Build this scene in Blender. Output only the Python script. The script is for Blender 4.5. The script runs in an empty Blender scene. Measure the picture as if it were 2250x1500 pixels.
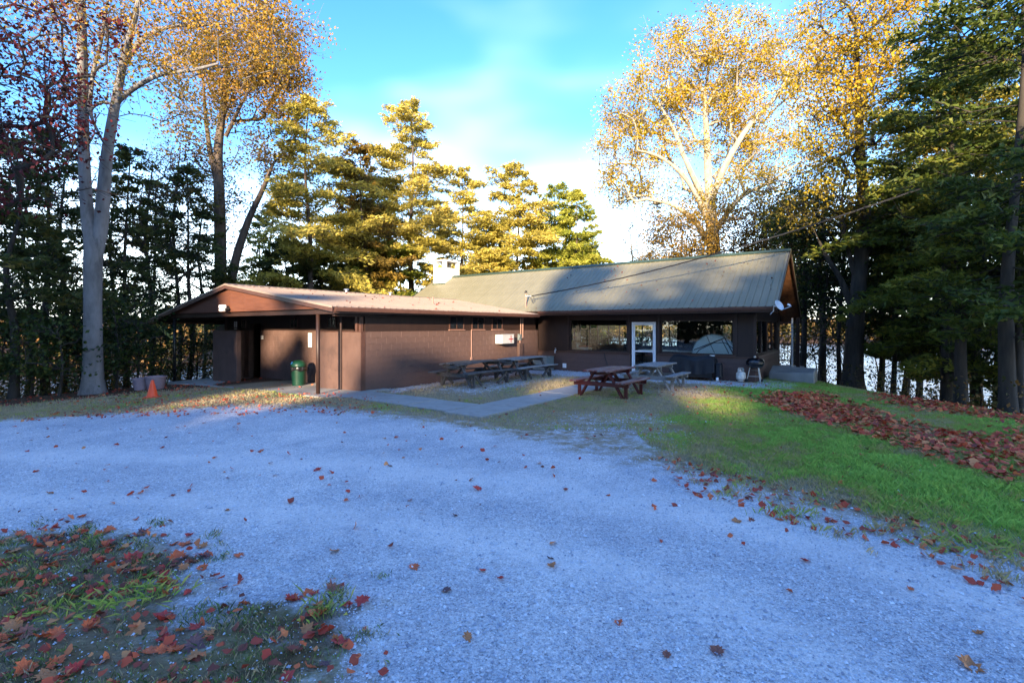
import bpy, math, random
import numpy as np
from mathutils import Vector, Matrix
R = math.radians
C = bpy.context.scene.collection
scene = bpy.context.scene

# ------------------------------------------------------------------ camera
F = 1070.0; CX = 1125.0; HY = 718.0; CH = 1.9          # focal length and horizon measured on the photograph
cam_d = bpy.data.cameras.new('camera'); cam = bpy.data.objects.new('camera', cam_d); C.objects.link(cam)
cam.location = (0, 0, CH); cam.rotation_euler = (R(90), 0, 0)
cam_d.sensor_width = 36; cam_d.lens = F/2250*36; cam_d.shift_y = -(750-HY)/2250
cam_d.clip_start = 0.05; cam_d.clip_end = 6000
scene.camera = cam

# ------------------------------------------------------------------ sun, sky, exposure
SUN_EL = 11.5; KX = 0.175                               # light travels away from the camera, a little to the right
KZ = math.tan(R(SUN_EL))*math.sqrt(1+KX*KX)
scene.view_settings.view_transform = 'Standard'; scene.view_settings.look = 'None'
scene.view_settings.exposure = 2.84; scene.view_settings.gamma = 1; scene.view_settings.use_curve_mapping = False
L = Vector((KX, 1, -KZ)).normalized()
sd = bpy.data.lights.new('sun', 'SUN'); sun = bpy.data.objects.new('sun', sd); C.objects.link(sun)
sd.energy = 2.75; sd.angle = R(0.8); sd.color = (1.0, 0.80, 0.56)
sun.rotation_euler = L.to_track_quat('-Z', 'Y').to_euler()
world = bpy.data.worlds.new('World'); scene.world = world; world.use_nodes = True
wn = world.node_tree.nodes; wl = world.node_tree.links; wn.clear()
sky = wn.new('ShaderNodeTexSky'); sky.sky_type = 'NISHITA'; sky.sun_disc = False
sky.sun_elevation = R(SUN_EL)
sky.sun_rotation = math.atan2(-KX, -1)
sky.air_density = 1.1; sky.dust_density = 0.15; sky.ozone_density = 2.5; sky.altitude = 200
hsv = wn.new('ShaderNodeHueSaturation'); hsv.inputs['Saturation'].default_value = 1.30; hsv.inputs['Hue'].default_value = 0.516
hsv.inputs['Value'].default_value = .95
tc = wn.new('ShaderNodeTexCoord'); sep = wn.new('ShaderNodeSeparateXYZ')
mp = wn.new('ShaderNodeMapping'); mp.inputs['Scale'].default_value = (1.1, 1.6, 2.6); mp.inputs['Rotation'].default_value = (0, R(-18), 0)
mp.inputs['Location'].default_value = (0.35, 0.1, 0.42)
nz = wn.new('ShaderNodeTexNoise'); nz.inputs['Scale'].default_value = 1.5; nz.inputs['Detail'].default_value = 3; nz.inputs['Roughness'].default_value = 0.42
rp = wn.new('ShaderNodeMapRange'); rp.interpolation_type = 'SMOOTHSTEP'
rp.inputs['From Min'].default_value = 0.50; rp.inputs['From Max'].default_value = 0.74; rp.inputs['To Max'].default_value = 0.20
hz = wn.new('ShaderNodeMapRange'); hz.interpolation_type = 'SMOOTHSTEP'
hz.inputs['From Min'].default_value = 0.06; hz.inputs['From Max'].default_value = 0.31
hz.inputs['To Min'].default_value = 0.55; hz.inputs['To Max'].default_value = 0.0
mx_ = wn.new('ShaderNodeMath'); mx_.operation = 'MAXIMUM'
mix = wn.new('ShaderNodeMix'); mix.data_type = 'RGBA'; mix.inputs[7].default_value = (8.6, 9.2, 10.2, 1)
bg = wn.new('ShaderNodeBackground'); bg.inputs['Strength'].default_value = 0.10
wo = wn.new('ShaderNodeOutputWorld')
wl.new(sky.outputs[0], hsv.inputs['Color']); wl.new(tc.outputs['Generated'], sep.inputs[0]); wl.new(tc.outputs['Generated'], mp.inputs[0])
wl.new(mp.outputs[0], nz.inputs['Vector']); wl.new(nz.outputs[0], rp.inputs[0]); wl.new(sep.outputs[2], hz.inputs[0])
wl.new(rp.outputs[0], mx_.inputs[0]); wl.new(hz.outputs[0], mx_.inputs[1])
wl.new(mx_.outputs[0], mix.inputs[0]); wl.new(hsv.outputs[0], mix.inputs[6]); wl.new(mix.outputs[2], bg.inputs['Color']); wl.new(bg.outputs[0], wo.inputs[0])
scene.cycles.max_bounces = 8; scene.cycles.transparent_max_bounces = 12; scene.cycles.diffuse_bounces = 3
scene.cycles.glossy_bounces = 3; scene.cycles.transmission_bounces = 4; scene.cycles.use_denoising = True

# ------------------------------------------------------------------ helpers: measuring
I0 = (1.2, 22.3)                                        # inner corner between wing and hall
E1 = (0.8153, -0.5790); E2 = (0.5790, 0.8153)           # along the hall, along the wing
ANG = math.atan2(E1[1], E1[0])
def uv(u, v): return (I0[0]+E1[0]*u+E2[0]*v, I0[1]+E1[1]*u+E2[1]*v)
def touv(x, y):
    dx, dy = x-I0[0], y-I0[1]
    return dx*E1[0]+dy*E1[1], dx*E2[0]+dy*E2[1]
def gp(px, py, z=0.0):                                  # where a sight line through a photo point meets height z
    Y = F*(CH-z)/(py-HY); return ((px-CX)/F*Y, Y)
def X_at(px, Y): return (px-CX)/F*Y
def Z_at(py, Y): return CH+(HY-py)/F*Y

def vnoise(x, y, seed=0):
    x = np.asarray(x, float); y = np.asarray(y, float)
    xi = np.floor(x).astype(np.int64); yi = np.floor(y).astype(np.int64); fx = x-xi; fy = y-yi
    fx = fx*fx*(3-2*fx); fy = fy*fy*(3-2*fy)
    def h(a, b):
        n = (a*374761393 + b*668265263 + seed*1442695041) & 0xffffffff
        n = ((n ^ (n >> 13))*1274126177) & 0xffffffff
        return ((n ^ (n >> 16)) & 0xffff)/65535.0
    return (h(xi, yi)*(1-fx)+h(xi+1, yi)*fx)*(1-fy)+(h(xi, yi+1)*(1-fx)+h(xi+1, yi+1)*fx)*fy
def fbm(x, y, seed=0, o=4):
    s = 0; a = .5; t = 0
    for k in range(o): s = s+a*vnoise(np.asarray(x)*2**k, np.asarray(y)*2**k, seed+k); t += a; a *= .5
    return s/t

def poly_sd(x, y, poly):                                # signed distance, positive inside
    x = np.asarray(x, float); y = np.asarray(y, float)
    d = np.full(x.shape, 1e9); ins = np.zeros(x.shape, bool); n = len(poly)
    for i in range(n):
        ax, ay = poly[i]; bx, by = poly[(i+1) % n]
        ex, ey = bx-ax, by-ay; t = np.clip(((x-ax)*ex+(y-ay)*ey)/(ex*ex+ey*ey+1e-12), 0, 1)
        d = np.minimum(d, np.hypot(x-ax-t*ex, y-ay-t*ey))
        c = ((ay > y) != (by > y)) & (x < (bx-ax)*(y-ay)/((by-ay) if abs(by-ay) > 1e-9 else 1e-9)+ax)
        ins ^= c
    return np.where(ins, d, -d)

WATER = -4.0
def height(x, y, detail=True):
    x = np.asarray(x, float); y = np.asarray(y, float)
    u = (x-I0[0])*E1[0]+(y-I0[1])*E1[1]; v = (x-I0[0])*E2[0]+(y-I0[1])*E2[1]
    xr = np.interp(y, [-100, 4, 11, 18, 22], [16, 13.2, 11.7, 11.3, 12.2])
    dr = x-xr
    dl = (-x-17)*.6+(y-17)*.8
    d = np.maximum(np.maximum(dr, v-9.0), np.where(u < -8, dl, -9))
    sp = (d+np.sqrt(d*d+1.6))/2
    sl = np.where(x < -6, .16, .27)
    z = -np.minimum(sl*sp, 7.0)
    z = z - .045*np.clip(-7-x, 0, 14)
    px = CX+F*x/np.maximum(y, 1)
    S = np.interp(px, [-3000, 0, 350, 700, 1150, 1300, 1500, 1700, 1900, 2250, 5000], [52, 52, 60, 95, 250, 300, 260, 175, 160, 140, 130])
    k = (y-S)/np.sqrt(1+0*x)
    far = WATER-1+np.clip(k*.22, 0, 3.2)+np.clip((k-30)*.02, 0, 30)
    z = np.where((y > 40) & (k > 0), np.maximum(z, far), z)
    if detail:
        near = np.clip(1-np.hypot(x, y-10)/60, 0, 1)
        z = z+near*(fbm(x*.5, y*.5, 3, 3)-.5)*.07
    return z
def hz_(x, y): return float(height(np.array([x]), np.array([y]))[0])

# ------------------------------------------------------------------ helpers: objects
def tag(o, label=None, cat=None, group=None, kind=None):
    if label: o['label'] = label
    if cat: o['category'] = cat
    if group: o['group'] = group
    if kind: o['kind'] = kind
    return o
def empty(name, loc=(0, 0, 0), rz=0, parent=None):
    o = bpy.data.objects.new(name, None); C.objects.link(o); o.location = loc; o.rotation_euler = (0, 0, rz)
    o.empty_display_size = .2
    if parent: o.parent = parent
    return o
def link(name, me, parent=None, loc=(0, 0, 0), rot=(0, 0, 0)):
    o = bpy.data.objects.new(name, me); C.objects.link(o); o.location = loc; o.rotation_euler = rot
    if parent: o.parent = parent
    return o
class MB:
    def __init__(s): s.v = []; s.f = []
    def add(s, vs, fs):
        n = len(s.v); s.v += [tuple(p) for p in vs]; s.f += [tuple(i+n for i in f) for f in fs]; return s
    def box(s, x0, x1, y0, y1, z0, z1):
        return s.add([(x0,y0,z0),(x1,y0,z0),(x1,y1,z0),(x0,y1,z0),(x0,y0,z1),(x1,y0,z1),(x1,y1,z1),(x0,y1,z1)],
              [(3,2,1,0),(4,5,6,7),(0,1,5,4),(1,2,6,5),(2,3,7,6),(3,0,4,7)])
    def bar(s, a, b, w, h, up=(0, 0, 1)):
        a = Vector(a); b = Vector(b); d = (b-a).normalized(); u = Vector(up)
        r = d.cross(u)
        if r.length < 1e-4: r = d.cross(Vector((1, 0, 0)))
        r.normalize(); q = r.cross(d).normalized()
        vs = [p+r*sx*w/2+q*sy*h/2 for p in (a, b) for sx, sy in ((-1,-1),(1,-1),(1,1),(-1,1))]
        return s.add(vs, [(3,2,1,0),(4,5,6,7),(0,1,5,4),(1,2,6,5),(2,3,7,6),(3,0,4,7)])
    def tube(s, pts, r, n=8, cap=True):
        pts = [Vector(p) for p in pts]; rs = r if isinstance(r, (list, tuple)) else [r]*len(pts)
        base = len(s.v); prev = None
        for i, p in enumerate(pts):
            t = (pts[min(i+1, len(pts)-1)]-pts[max(i-1, 0)]).normalized()
            a = prev if prev is not None else (Vector((0, 0, 1)) if abs(t.z) < .9 else Vector((1, 0, 0)))
            x = (a-t*a.dot(t)).normalized(); prev = x; y = t.cross(x)
            for k in range(n):
                c = 2*math.pi*k/n; s.v.append(tuple(p+(x*math.cos(c)+y*math.sin(c))*rs[i]))
        for i in range(len(pts)-1):
            for k in range(n):
                a = base+i*n+k; b = base+i*n+(k+1) % n; s.f.append((a, b, b+n, a+n))
        if cap:
            s.f.append(tuple(base+k for k in range(n))[::-1]); s.f.append(tuple(base+(len(pts)-1)*n+k for k in range(n)))
        return s
    def lathe(s, prof, c=(0, 0, 0), n=24, closed=False):
        base = len(s.v)
        for r, z in prof:
            for k in range(n):
                a = 2*math.pi*k/n; s.v.append((c[0]+r*math.cos(a), c[1]+r*math.sin(a), c[2]+z))
        for i in range(len(prof)-1):
            for k in range(n):
                a = base+i*n+k; b = base+i*n+(k+1) % n; s.f.append((a, b, b+n, a+n))
        s.f.append(tuple(base+k for k in range(n))[::-1]); s.f.append(tuple(base+(len(prof)-1)*n+k for k in range(n)))
        return s
    def mesh(s, name, mat, smooth=False):
        me = bpy.data.meshes.new(name); me.from_pydata(s.v, [], s.f); me.update()
        if mat: me.materials.append(mat)
        if smooth: me.polygons.foreach_set('use_smooth', [True]*len(me.polygons))
        return me
    def obj(s, name, mat, parent=None, smooth=False, bevel=0, loc=(0, 0, 0), rot=(0, 0, 0)):
        o = link(name, s.mesh(name, mat, smooth), parent, loc, rot)
        if bevel:
            m = o.modifiers.new('b', 'BEVEL'); m.width = bevel; m.segments = 1; m.limit_method = 'ANGLE'
        return o
def np_mesh(name, V, Fc, mat, tint=None, smooth=False):  # V (n,3), Fc (m,k) all faces with k corners
    me = bpy.data.meshes.new(name); V = np.ascontiguousarray(V, np.float32); Fc = np.ascontiguousarray(Fc, np.int32)
    m, k = Fc.shape
    me.vertices.add(len(V)); me.vertices.foreach_set('co', V.ravel())
    me.loops.add(m*k); me.loops.foreach_set('vertex_index', Fc.ravel())
    me.polygons.add(m); me.polygons.foreach_set('loop_start', np.arange(0, m*k, k, dtype=np.int32))
    if smooth: me.polygons.foreach_set('use_smooth', np.ones(m, bool))
    me.update(calc_edges=True)
    if tint is not None:
        at = me.attributes.new('tint', 'FLOAT', 'FACE'); at.data.foreach_set('value', np.ascontiguousarray(tint, np.float32))
    me.materials.append(mat); return me

# ------------------------------------------------------------------ helpers: materials
def newmat(name):
    m = bpy.data.materials.new(name); m.use_nodes = True; n = m.node_tree.nodes; l = m.node_tree.links
    return m, n, l, n['Principled BSDF']
def setp(b, **k):
    for a, v in k.items():
        a = {'rough': 'Roughness', 'metal': 'Metallic', 'spec': 'Specular IOR Level', 'color': 'Base Color'}[a]
        b.inputs[a].default_value = (*v, 1) if isinstance(v, tuple) else v
def nmat(name, c1, c2, scale=6, rough=.7, detail=6, stretch=(1, 1, 1), bump=.1, bscale=None, metal=0, spec=.4, c3=None, wear=None):
    """two-tone noise material with fine relief; c3/wear: a third colour in blotches (dirt, wear)"""
    m, n, l, b = newmat(name)
    t = n.new('ShaderNodeTexCoord'); mpn = n.new('ShaderNodeMapping'); mpn.inputs['Scale'].default_value = stretch
    ns = n.new('ShaderNodeTexNoise'); ns.inputs['Scale'].default_value = scale; ns.inputs['Detail'].default_value = detail; ns.inputs['Roughness'].default_value = .6
    r = n.new('ShaderNodeValToRGB'); r.color_ramp.elements[0].position = .3; r.color_ramp.elements[1].position = .7
    r.color_ramp.elements[0].color = (*c1, 1); r.color_ramp.elements[1].color = (*c2, 1)
    l.new(t.outputs['Object'], mpn.inputs[0]); l.new(mpn.outputs[0], ns.inputs['Vector']); l.new(ns.outputs[0], r.inputs[0])
    out = r.outputs[0]
    if c3:
        n3 = n.new('ShaderNodeTexNoise'); n3.inputs['Scale'].default_value = wear[0]; n3.inputs['Detail'].default_value = 8; n3.inputs['Roughness'].default_value = .7
        l.new(mpn.outputs[0], n3.inputs['Vector'])
        m3 = n.new('ShaderNodeMapRange'); m3.inputs['From Min'].default_value = wear[1]; m3.inputs['From Max'].default_value = wear[1]+.12; m3.inputs['To Max'].default_value = wear[2]
        mm = n.new('ShaderNodeMix'); mm.data_type = 'RGBA'; mm.inputs[7].default_value = (*c3, 1)
        l.new(n3.outputs[0], m3.inputs[0]); l.new(m3.outputs[0], mm.inputs[0]); l.new(out, mm.inputs[6]); out = mm.outputs[2]
    l.new(out, b.inputs['Base Color']); setp(b, rough=rough, metal=metal, spec=spec)
    if bump:
        nb = n.new('ShaderNodeTexNoise'); nb.inputs['Scale'].default_value = bscale or scale*6; nb.inputs['Detail'].default_value = 5
        l.new(mpn.outputs[0], nb.inputs['Vector'])
        bp = n.new('ShaderNodeBump'); bp.inputs['Strength'].default_value = bump; bp.inputs['Distance'].default_value = .01
        l.new(nb.outputs[0], bp.inputs['Height']); l.new(bp.outputs[0], b.inputs['Normal'])
    return m
def leafmat(name, cols, transl=.35, rough=.55):
    m, n, l, b = newmat(name)
    a = n.new('ShaderNodeAttribute'); a.attribute_name = 'tint'
    r = n.new('ShaderNodeValToRGB'); e = r.color_ramp.elements
    for i, c in enumerate(cols):
        p = i/(len(cols)-1)
        if i == 0: e[0].position = 0; e[0].color = (*c, 1)
        elif i == len(cols)-1: e[-1].position = 1; e[-1].color = (*c, 1)
        else: q = e.new(p); q.color = (*c, 1)
    l.new(a.outputs['Fac'], r.inputs[0]); l.new(r.outputs[0], b.inputs['Base Color']); setp(b, rough=rough, spec=.25)
    tr = n.new('ShaderNodeBsdfTranslucent'); l.new(r.outputs[0], tr.inputs[0])
    mxs = n.new('ShaderNodeMixShader'); mxs.inputs[0].default_value = transl
    l.new(b.outputs[0], mxs.inputs[1]); l.new(tr.outputs[0], mxs.inputs[2]); l.new(mxs.outputs[0], n['Material Output'].inputs['Surface'])
    return m
def glassmat(name, tint=(.85, .9, .9)):
    m, n, l, b = newmat(name); n.remove(b)
    tr = n.new('ShaderNodeBsdfTransparent'); tr.inputs[0].default_value = (*tint, 1)
    gl = n.new('ShaderNodeBsdfGlossy'); gl.inputs['Roughness'].default_value = .01
    fr = n.new('ShaderNodeFresnel'); fr.inputs['IOR'].default_value = 1.55
    mxs = n.new('ShaderNodeMixShader'); l.new(fr.outputs[0], mxs.inputs[0]); l.new(tr.outputs[0], mxs.inputs[1]); l.new(gl.outputs[0], mxs.inputs[2])
    l.new(mxs.outputs[0], n['Material Output'].inputs['Surface']); return m

M = {}
M['block'] = nmat('block_paint', (.085,.048,.039), (.115,.067,.054), 2.2, .62, bump=.35, bscale=90, c3=(.060,.036,.031), wear=(1.3, .52, .75))
M['blockjoint'] = nmat('joint_paint', (.078,.044,.036), (.106,.062,.050), 5, .8, bump=.3, bscale=80)
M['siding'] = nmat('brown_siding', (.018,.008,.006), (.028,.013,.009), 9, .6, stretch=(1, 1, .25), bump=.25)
M['gable'] = nmat('gable_board', (.088,.030,.016), (.125,.046,.025), 5, .6, stretch=(.35, 1, 2.2), bump=.2, c3=(.10,.04,.026), wear=(2.0, .6, .6))
M['plank'] = nmat('cedar_plank', (.13,.05,.022), (.26,.12,.05), 10, .6, stretch=(1, .12, 1), bump=.25)
M['fascia'] = nmat('fascia_paint', (.055,.025,.018), (.08,.037,.027), 6, .45, bump=.08)
M['trim'] = nmat('trim_paint', (.022,.010,.008), (.034,.016,.012), 8, .5, bump=.1)
M['soffit'] = nmat('soffit', (.025,.014,.011), (.04,.022,.017), 5, .7, bump=.1)
M['roofA'] = nmat('sage_metal', (.165,.152,.092), (.215,.197,.125), 1.2, .42, stretch=(1, 1, 1), bump=.03, spec=.5, c3=(.12,.11,.07), wear=(2.6, .60, .6))
M['roofB'] = nmat('tan_metal', (.20,.150,.120), (.255,.20,.16), 1.0, .40, stretch=(1, 1, 1), bump=.03, spec=.5, c3=(.17,.11,.09), wear=(2.4, .60, .6))
M['greentrim'] = nmat('green_trim', (.03,.055,.038), (.045,.075,.05), 5, .45, bump=.05)
M['gutter'] = nmat('gutter_paint', (.09,.042,.031), (.12,.058,.043), 4, .35, bump=.04)
M['concrete'] = nmat('concrete', (.24,.23,.21), (.35,.335,.305), 1.6, .85, bump=.25, bscale=60, c3=(.22,.205,.185), wear=(1.1, .54, .7))
M['whiteblock'] = nmat('white_paint', (.50,.475,.43), (.60,.575,.53), 3, .7, bump=.3, bscale=50, c3=(.33,.29,.25), wear=(3, .58, .6))
M['whitebox'] = nmat('white_box_paint', (.40,.39,.37), (.47,.46,.44), 5, .45, bump=.03, c3=(.30,.28,.26), wear=(5, .62, .5))
M['white'] = nmat('white_metal', (.74,.75,.76), (.82,.82,.82), 5, .35, bump=.03, c3=(.5,.5,.5), wear=(5, .64, .4))
M['black'] = nmat('black_metal', (.010,.010,.011), (.018,.018,.019), 6, .3, bump=.04)
M['enamel'] = nmat('black_enamel', (.006,.006,.008), (.010,.010,.012), 6, .12, bump=.0, spec=.6)
M['cover'] = nmat('black_cloth', (.006,.007,.010), (.011,.013,.018), 5, .6, bump=.4, bscale=14)
M['steel'] = nmat('galvanised', (.42,.44,.45), (.55,.56,.57), 9, .38, metal=.8, bump=.05)
M['graymetal'] = nmat('grey_cabinet', (.13,.16,.16), (.20,.235,.235), 4, .5, bump=.1, c3=(.3,.3,.28), wear=(4, .6, .5))
M['pipe'] = nmat('pipe_paint', (.22,.12,.09), (.27,.155,.12), 6, .5, bump=.05)
M['greywood'] = nmat('weathered_wood', (.13,.125,.118), (.32,.315,.305), 9, .85, stretch=(6, .5, 6), bump=.6, bscale=20, c3=(.075,.066,.056), wear=(3, .55, .8))
M['oldwood'] = nmat('rotten_wood', (.045,.040,.037), (.135,.125,.118), 9, .9, stretch=(6, .5, 6), bump=.8, bscale=18, c3=(.04,.033,.028), wear=(3, .52, .8))
M['redwood'] = nmat('red_paint', (.050,.005,.005), (.078,.009,.008), 5, .45, stretch=(4, .5, 4), bump=.3, c3=(.05,.015,.013), wear=(5, .57, .7))
M['redworn'] = nmat('worn_red_paint', (.10,.018,.016), (.15,.035,.03), 6, .4, stretch=(5, .5, 5), bump=.4, c3=(.27,.25,.25), wear=(3.2, .47, .75))
M['cone'] = nmat('orange_plastic', (.75,.07,.018), (.85,.10,.03), 4, .5, bump=.05, c3=(.45,.06,.03), wear=(7, .6, .6))
M['can'] = nmat('green_plastic', (.004,.038,.021), (.007,.052,.029), 3, .42, bump=.05)
M['bag'] = nmat('bag_plastic', (.008,.008,.009), (.02,.02,.022), 12, .25, bump=.8, bscale=14)
M['bluepl'] = nmat('blue_sticker', (.02,.14,.40), (.04,.22,.5), 12, .4, bump=0)
M['tub'] = nmat('mauve_tub', (.19,.14,.16), (.27,.20,.22), 4, .75, bump=.2, c3=(.34,.29,.29), wear=(5, .58, .6))
M['soil'] = nmat('soil', (.03,.02,.012), (.06,.04,.025), 14, .95, bump=.8)
M['paper'] = nmat('paper', (.72,.71,.68), (.80,.79,.77), 12, .8, bump=0)
M['ink'] = nmat('ink', (.03,.03,.035), (.05,.05,.06), 12, .8, bump=0)
M['redink'] = nmat('red_ink', (.30,.006,.008), (.36,.01,.01), 12, .6, bump=0)
M['yellow'] = nmat('yellow_plastic', (.42,.40,.10), (.52,.50,.16), 8, .5, bump=.1)
M['darkfloor'] = nmat('hall_floor', (.10,.085,.07), (.15,.13,.105), 3, .35, bump=.03)
M['inner'] = nmat('hall_lining', (.12,.07,.045), (.17,.10,.065), 4, .6, stretch=(3, 3, .4), bump=.1)
M['palewood'] = nmat('pale_wood', (.40,.30,.18), (.52,.41,.26), 5, .55, stretch=(.5, 4, 4), bump=.1)
M['glass'] = glassmat('window_glass'); M['tankpaint'] = nmat('tank_paint', (.55,.53,.47), (.66,.64,.58), 5, .5, bump=.1, c3=(.28,.13,.06), wear=(5, .52, .8))
M['cable'] = nmat('cable_sheath', (.018,.018,.02), (.03,.03,.032), 8, .5, bump=0)

# ------------------------------------------------------------------ the ground
def pts(l): return [gp(*p) for p in l]
G_MAIN = pts([(-600, 945), (0, 905), (250, 900), (400, 895), (560, 893), (700, 895), (870, 915), (1000, 935), (1120, 955), (1300, 992), (1480, 1035), (1600, 1070), (1750, 1110), (1900, 1150), (2100, 1205), (2250, 1260), (2700, 1400)]) + [(60, 2), (60, 400), (-400, 400), (-60, 14)]
G_FORE = pts([(-700, 1160), (0, 1172), (230, 1176), (330, 1180), (400, 1185), (425, 1230), (370, 1270), (430, 1315), (470, 1345), (590, 1328), (700, 1318), (775, 1330), (795, 1400), (770, 1460), (740, 1560), (700, 1900), (-2500, 1900)])
G_GREEN = pts([(1640, 838), (1560, 870), (1470, 920), (1440, 955), (1520, 988), (1680, 1040), (1880, 1092), (2120, 1152), (2700, 1290)]) + [(40, 3), (40, 60), (12, 24)]
WIND = [pts([(1690, 868), (1790, 864), (1890, 898), (2010, 938), (2130, 955), (2300, 955), (2500, 970), (2500, 1090), (2300, 1060), (2120, 1030), (1970, 985), (1840, 945), (1700, 900)]),
        pts([(1920, 862), (2060, 872), (2160, 890), (2330, 915), (2330, 940), (2160, 915), (2020, 898), (1960, 885)])]
PATHS = [[uv(4.45, -10.95), uv(5.5, -10.95), uv(5.5, -0.02), uv(4.45, -0.02)], [uv(0.3, -10.8), uv(4.40, -10.8), uv(4.40, -9.65), uv(0.3, -9.65)]]
def masks(x, y):
    u = (x-I0[0])*E1[0]+(y-I0[1])*E1[1]; v = (x-I0[0])*E2[0]+(y-I0[1])*E2[1]
    g = np.maximum(poly_sd(x, y, G_MAIN), poly_sd(x, y, G_FORE)*1.5)
    green = np.clip(.5+poly_sd(x, y, G_GREEN)/1.2+(fbm(x*.9, y*.9, 11)-.5)*1.6, 0, 1)
    fore = poly_sd(x, y, G_FORE) > -.1
    green = np.where(fore, .15+.5*fbm(x*3, y*3, 5), green)
    gr = np.zeros_like(g)
    def rect(a0, a1, b0, b1, s=.35):
        return np.clip(np.minimum(np.minimum(u-a0, a1-u), np.minimum(v-b0, b1-v))/s+.5, 0, 1)
    gr = np.maximum(gr, rect(-.2, 9.8, -2.2, .3, .7)); gr = np.maximum(gr, .55*rect(1.2, 3.2, -8.4, -1.5, .9))
    gr = np.maximum(gr, .6*rect(.0, 1.0, -9.4, -1.2, .5)); gr = np.maximum(gr, .8*rect(7.5, 10.4, -1.7, 1.4, .6)); gr = np.maximum(gr, .45*rect(5.8, 8.5, -5.0, -1.0, 1.2))
    sc = poly_sd(x, y, pts([(1150, 930), (1250, 900), (1420, 905), (1520, 925), (1560, 980), (1500, 1040), (1300, 1000), (1150, 965)]))
    gr = np.maximum(gr, np.clip(.5+sc/.9, 0, 1)*.50)
    lit = np.clip(np.maximum((-x-10.5)/3, -9)+(y-15.5)/2, 0, 1)*(x < -8)
    xr = np.interp(y, [-100, 4, 11, 18, 22], [16, 13.2, 11.7, 11.3, 12.2])
    lit = np.maximum(lit, np.clip((x-xr+.3)/1.0, 0, 1)); lit = np.maximum(lit, np.clip((v-8.5)/1, 0, 1))
    lit = np.maximum(lit, fore*(.36+.30*fbm(x*2.2, y*2.2, 61)))
    lit = np.where(np.hypot(x, y) > 60, 1, lit)
    return np.clip(g, -3, 3), green, gr, lit
def axis(a, b, s, lo, hi):
    c = list(np.arange(a, b+1e-6, s)); st = s; p = a
    left = []
    while p > lo: st *= 1.16; p -= st; left.append(p)
    st = s; p = b; right = []
    while p < hi: st *= 1.16; p += st; right.append(p)
    return np.array(left[::-1]+c+right)
ax_ = axis(-17, 14, .14, -1500, 1500); ay_ = axis(0, 24, .14, -300, 2500)
GX, GY = np.meshgrid(ax_, ay_); gx = GX.ravel(); gy = GY.ravel(); gz = height(gx, gy)
for p in PATHS:                                          # the ground stays just under the concrete
    s_ = poly_sd(gx, gy, p); gz = np.where(s_ > -.05, np.minimum(gz, -.035), gz)
uu = (gx-I0[0])*E1[0]+(gy-I0[1])*E1[1]; vv = (gx-I0[0])*E2[0]+(gy-I0[1])*E2[1]
inb = ((uu > -10.3) & (uu < .15) & (vv > -11.2) & (vv < 7)) | ((uu > -9) & (uu < 9) & (vv > -.1) & (vv < 9))
gz = np.where(inb, np.minimum(gz, -.08), gz)
nx, ny = len(ax_), len(ay_)
ii = np.arange(nx*ny).reshape(ny, nx)
Fq = np.stack([ii[:-1, :-1], ii[:-1, 1:], ii[1:, 1:], ii[1:, :-1]], -1).reshape(-1, 4)

gm, n, l, b = newmat('ground_surface')
def A(nm):
    a = n.new('ShaderNodeAttribute'); a.attribute_name = nm; return a.outputs['Fac']
def noise(sc_, det=5, ro=.6, vec=None):
    q = n.new('ShaderNodeTexNoise'); q.inputs['Scale'].default_value = sc_; q.inputs['Detail'].default_value = det; q.inputs['Roughness'].default_value = ro
    l.new(tco.outputs['Object'], q.inputs['Vector']); return q.outputs[0]
def mth(op, a, c, cl=False):
    q = n.new('ShaderNodeMath'); q.operation = op; q.use_clamp = cl
    for i, w in enumerate((a, c)):
        if isinstance(w, (int, float)): q.inputs[i].default_value = w
        else: l.new(w, q.inputs[i])
    return q.outputs[0]
def ramp(f, st):
    q = n.new('ShaderNodeValToRGB'); e = q.color_ramp.elements
    e[0].position, e[0].color = st[0][0], (*st[0][1], 1); e[1].position, e[1].color = st[-1][0], (*st[-1][1], 1)
    for p, c in st[1:-1]: k = e.new(p); k.color = (*c, 1)
    l.new(f, q.inputs[0]); return q.outputs[0]
def mixc(f, a, c):
    q = n.new('ShaderNodeMix'); q.data_type = 'RGBA'; l.new(f, q.inputs[0]); l.new(a, q.inputs[6]); l.new(c, q.inputs[7]); return q.outputs[2]
def mr(f, a, c, d=0, e=1):
    q = n.new('ShaderNodeMapRange'); q.interpolation_type = 'SMOOTHSTEP'
    for i, w in enumerate((a, c, d, e)): q.inputs[i+1].default_value = w
    l.new(f, q.inputs[0]); return q.outputs[0]
tco = n.new('ShaderNodeTexCoord')
def vor(sc_, out='Color'):
    q = n.new('ShaderNodeTexVoronoi'); q.inputs['Scale'].default_value = sc_; l.new(tco.outputs['Object'], q.inputs['Vector']); return q.outputs[out]
v1 = vor(62); v2 = vor(150)
sp1 = n.new('ShaderNodeSeparateColor'); l.new(v1, sp1.inputs[0]); sp2 = n.new('ShaderNodeSeparateColor'); l.new(v2, sp2.inputs[0])
st = mth('ADD', mth('MULTIPLY', sp1.outputs[0], .5), mth('MULTIPLY', sp2.outputs[0], .5))
grav = ramp(st, [(.08, (.24,.225,.235)), (.35, (.50,.475,.475)), (.6, (.62,.585,.58)), (.95, (.86,.83,.82))])
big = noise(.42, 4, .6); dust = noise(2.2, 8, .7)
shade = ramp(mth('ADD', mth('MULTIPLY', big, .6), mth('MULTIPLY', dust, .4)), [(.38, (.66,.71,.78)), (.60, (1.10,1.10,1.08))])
mm = n.new('ShaderNodeMix'); mm.data_type = 'RGBA'; mm.blend_type = 'MULTIPLY'; mm.inputs[0].default_value = 1; l.new(grav, mm.inputs[6]); l.new(shade, mm.inputs[7]); grav = mm.outputs[2]
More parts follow.
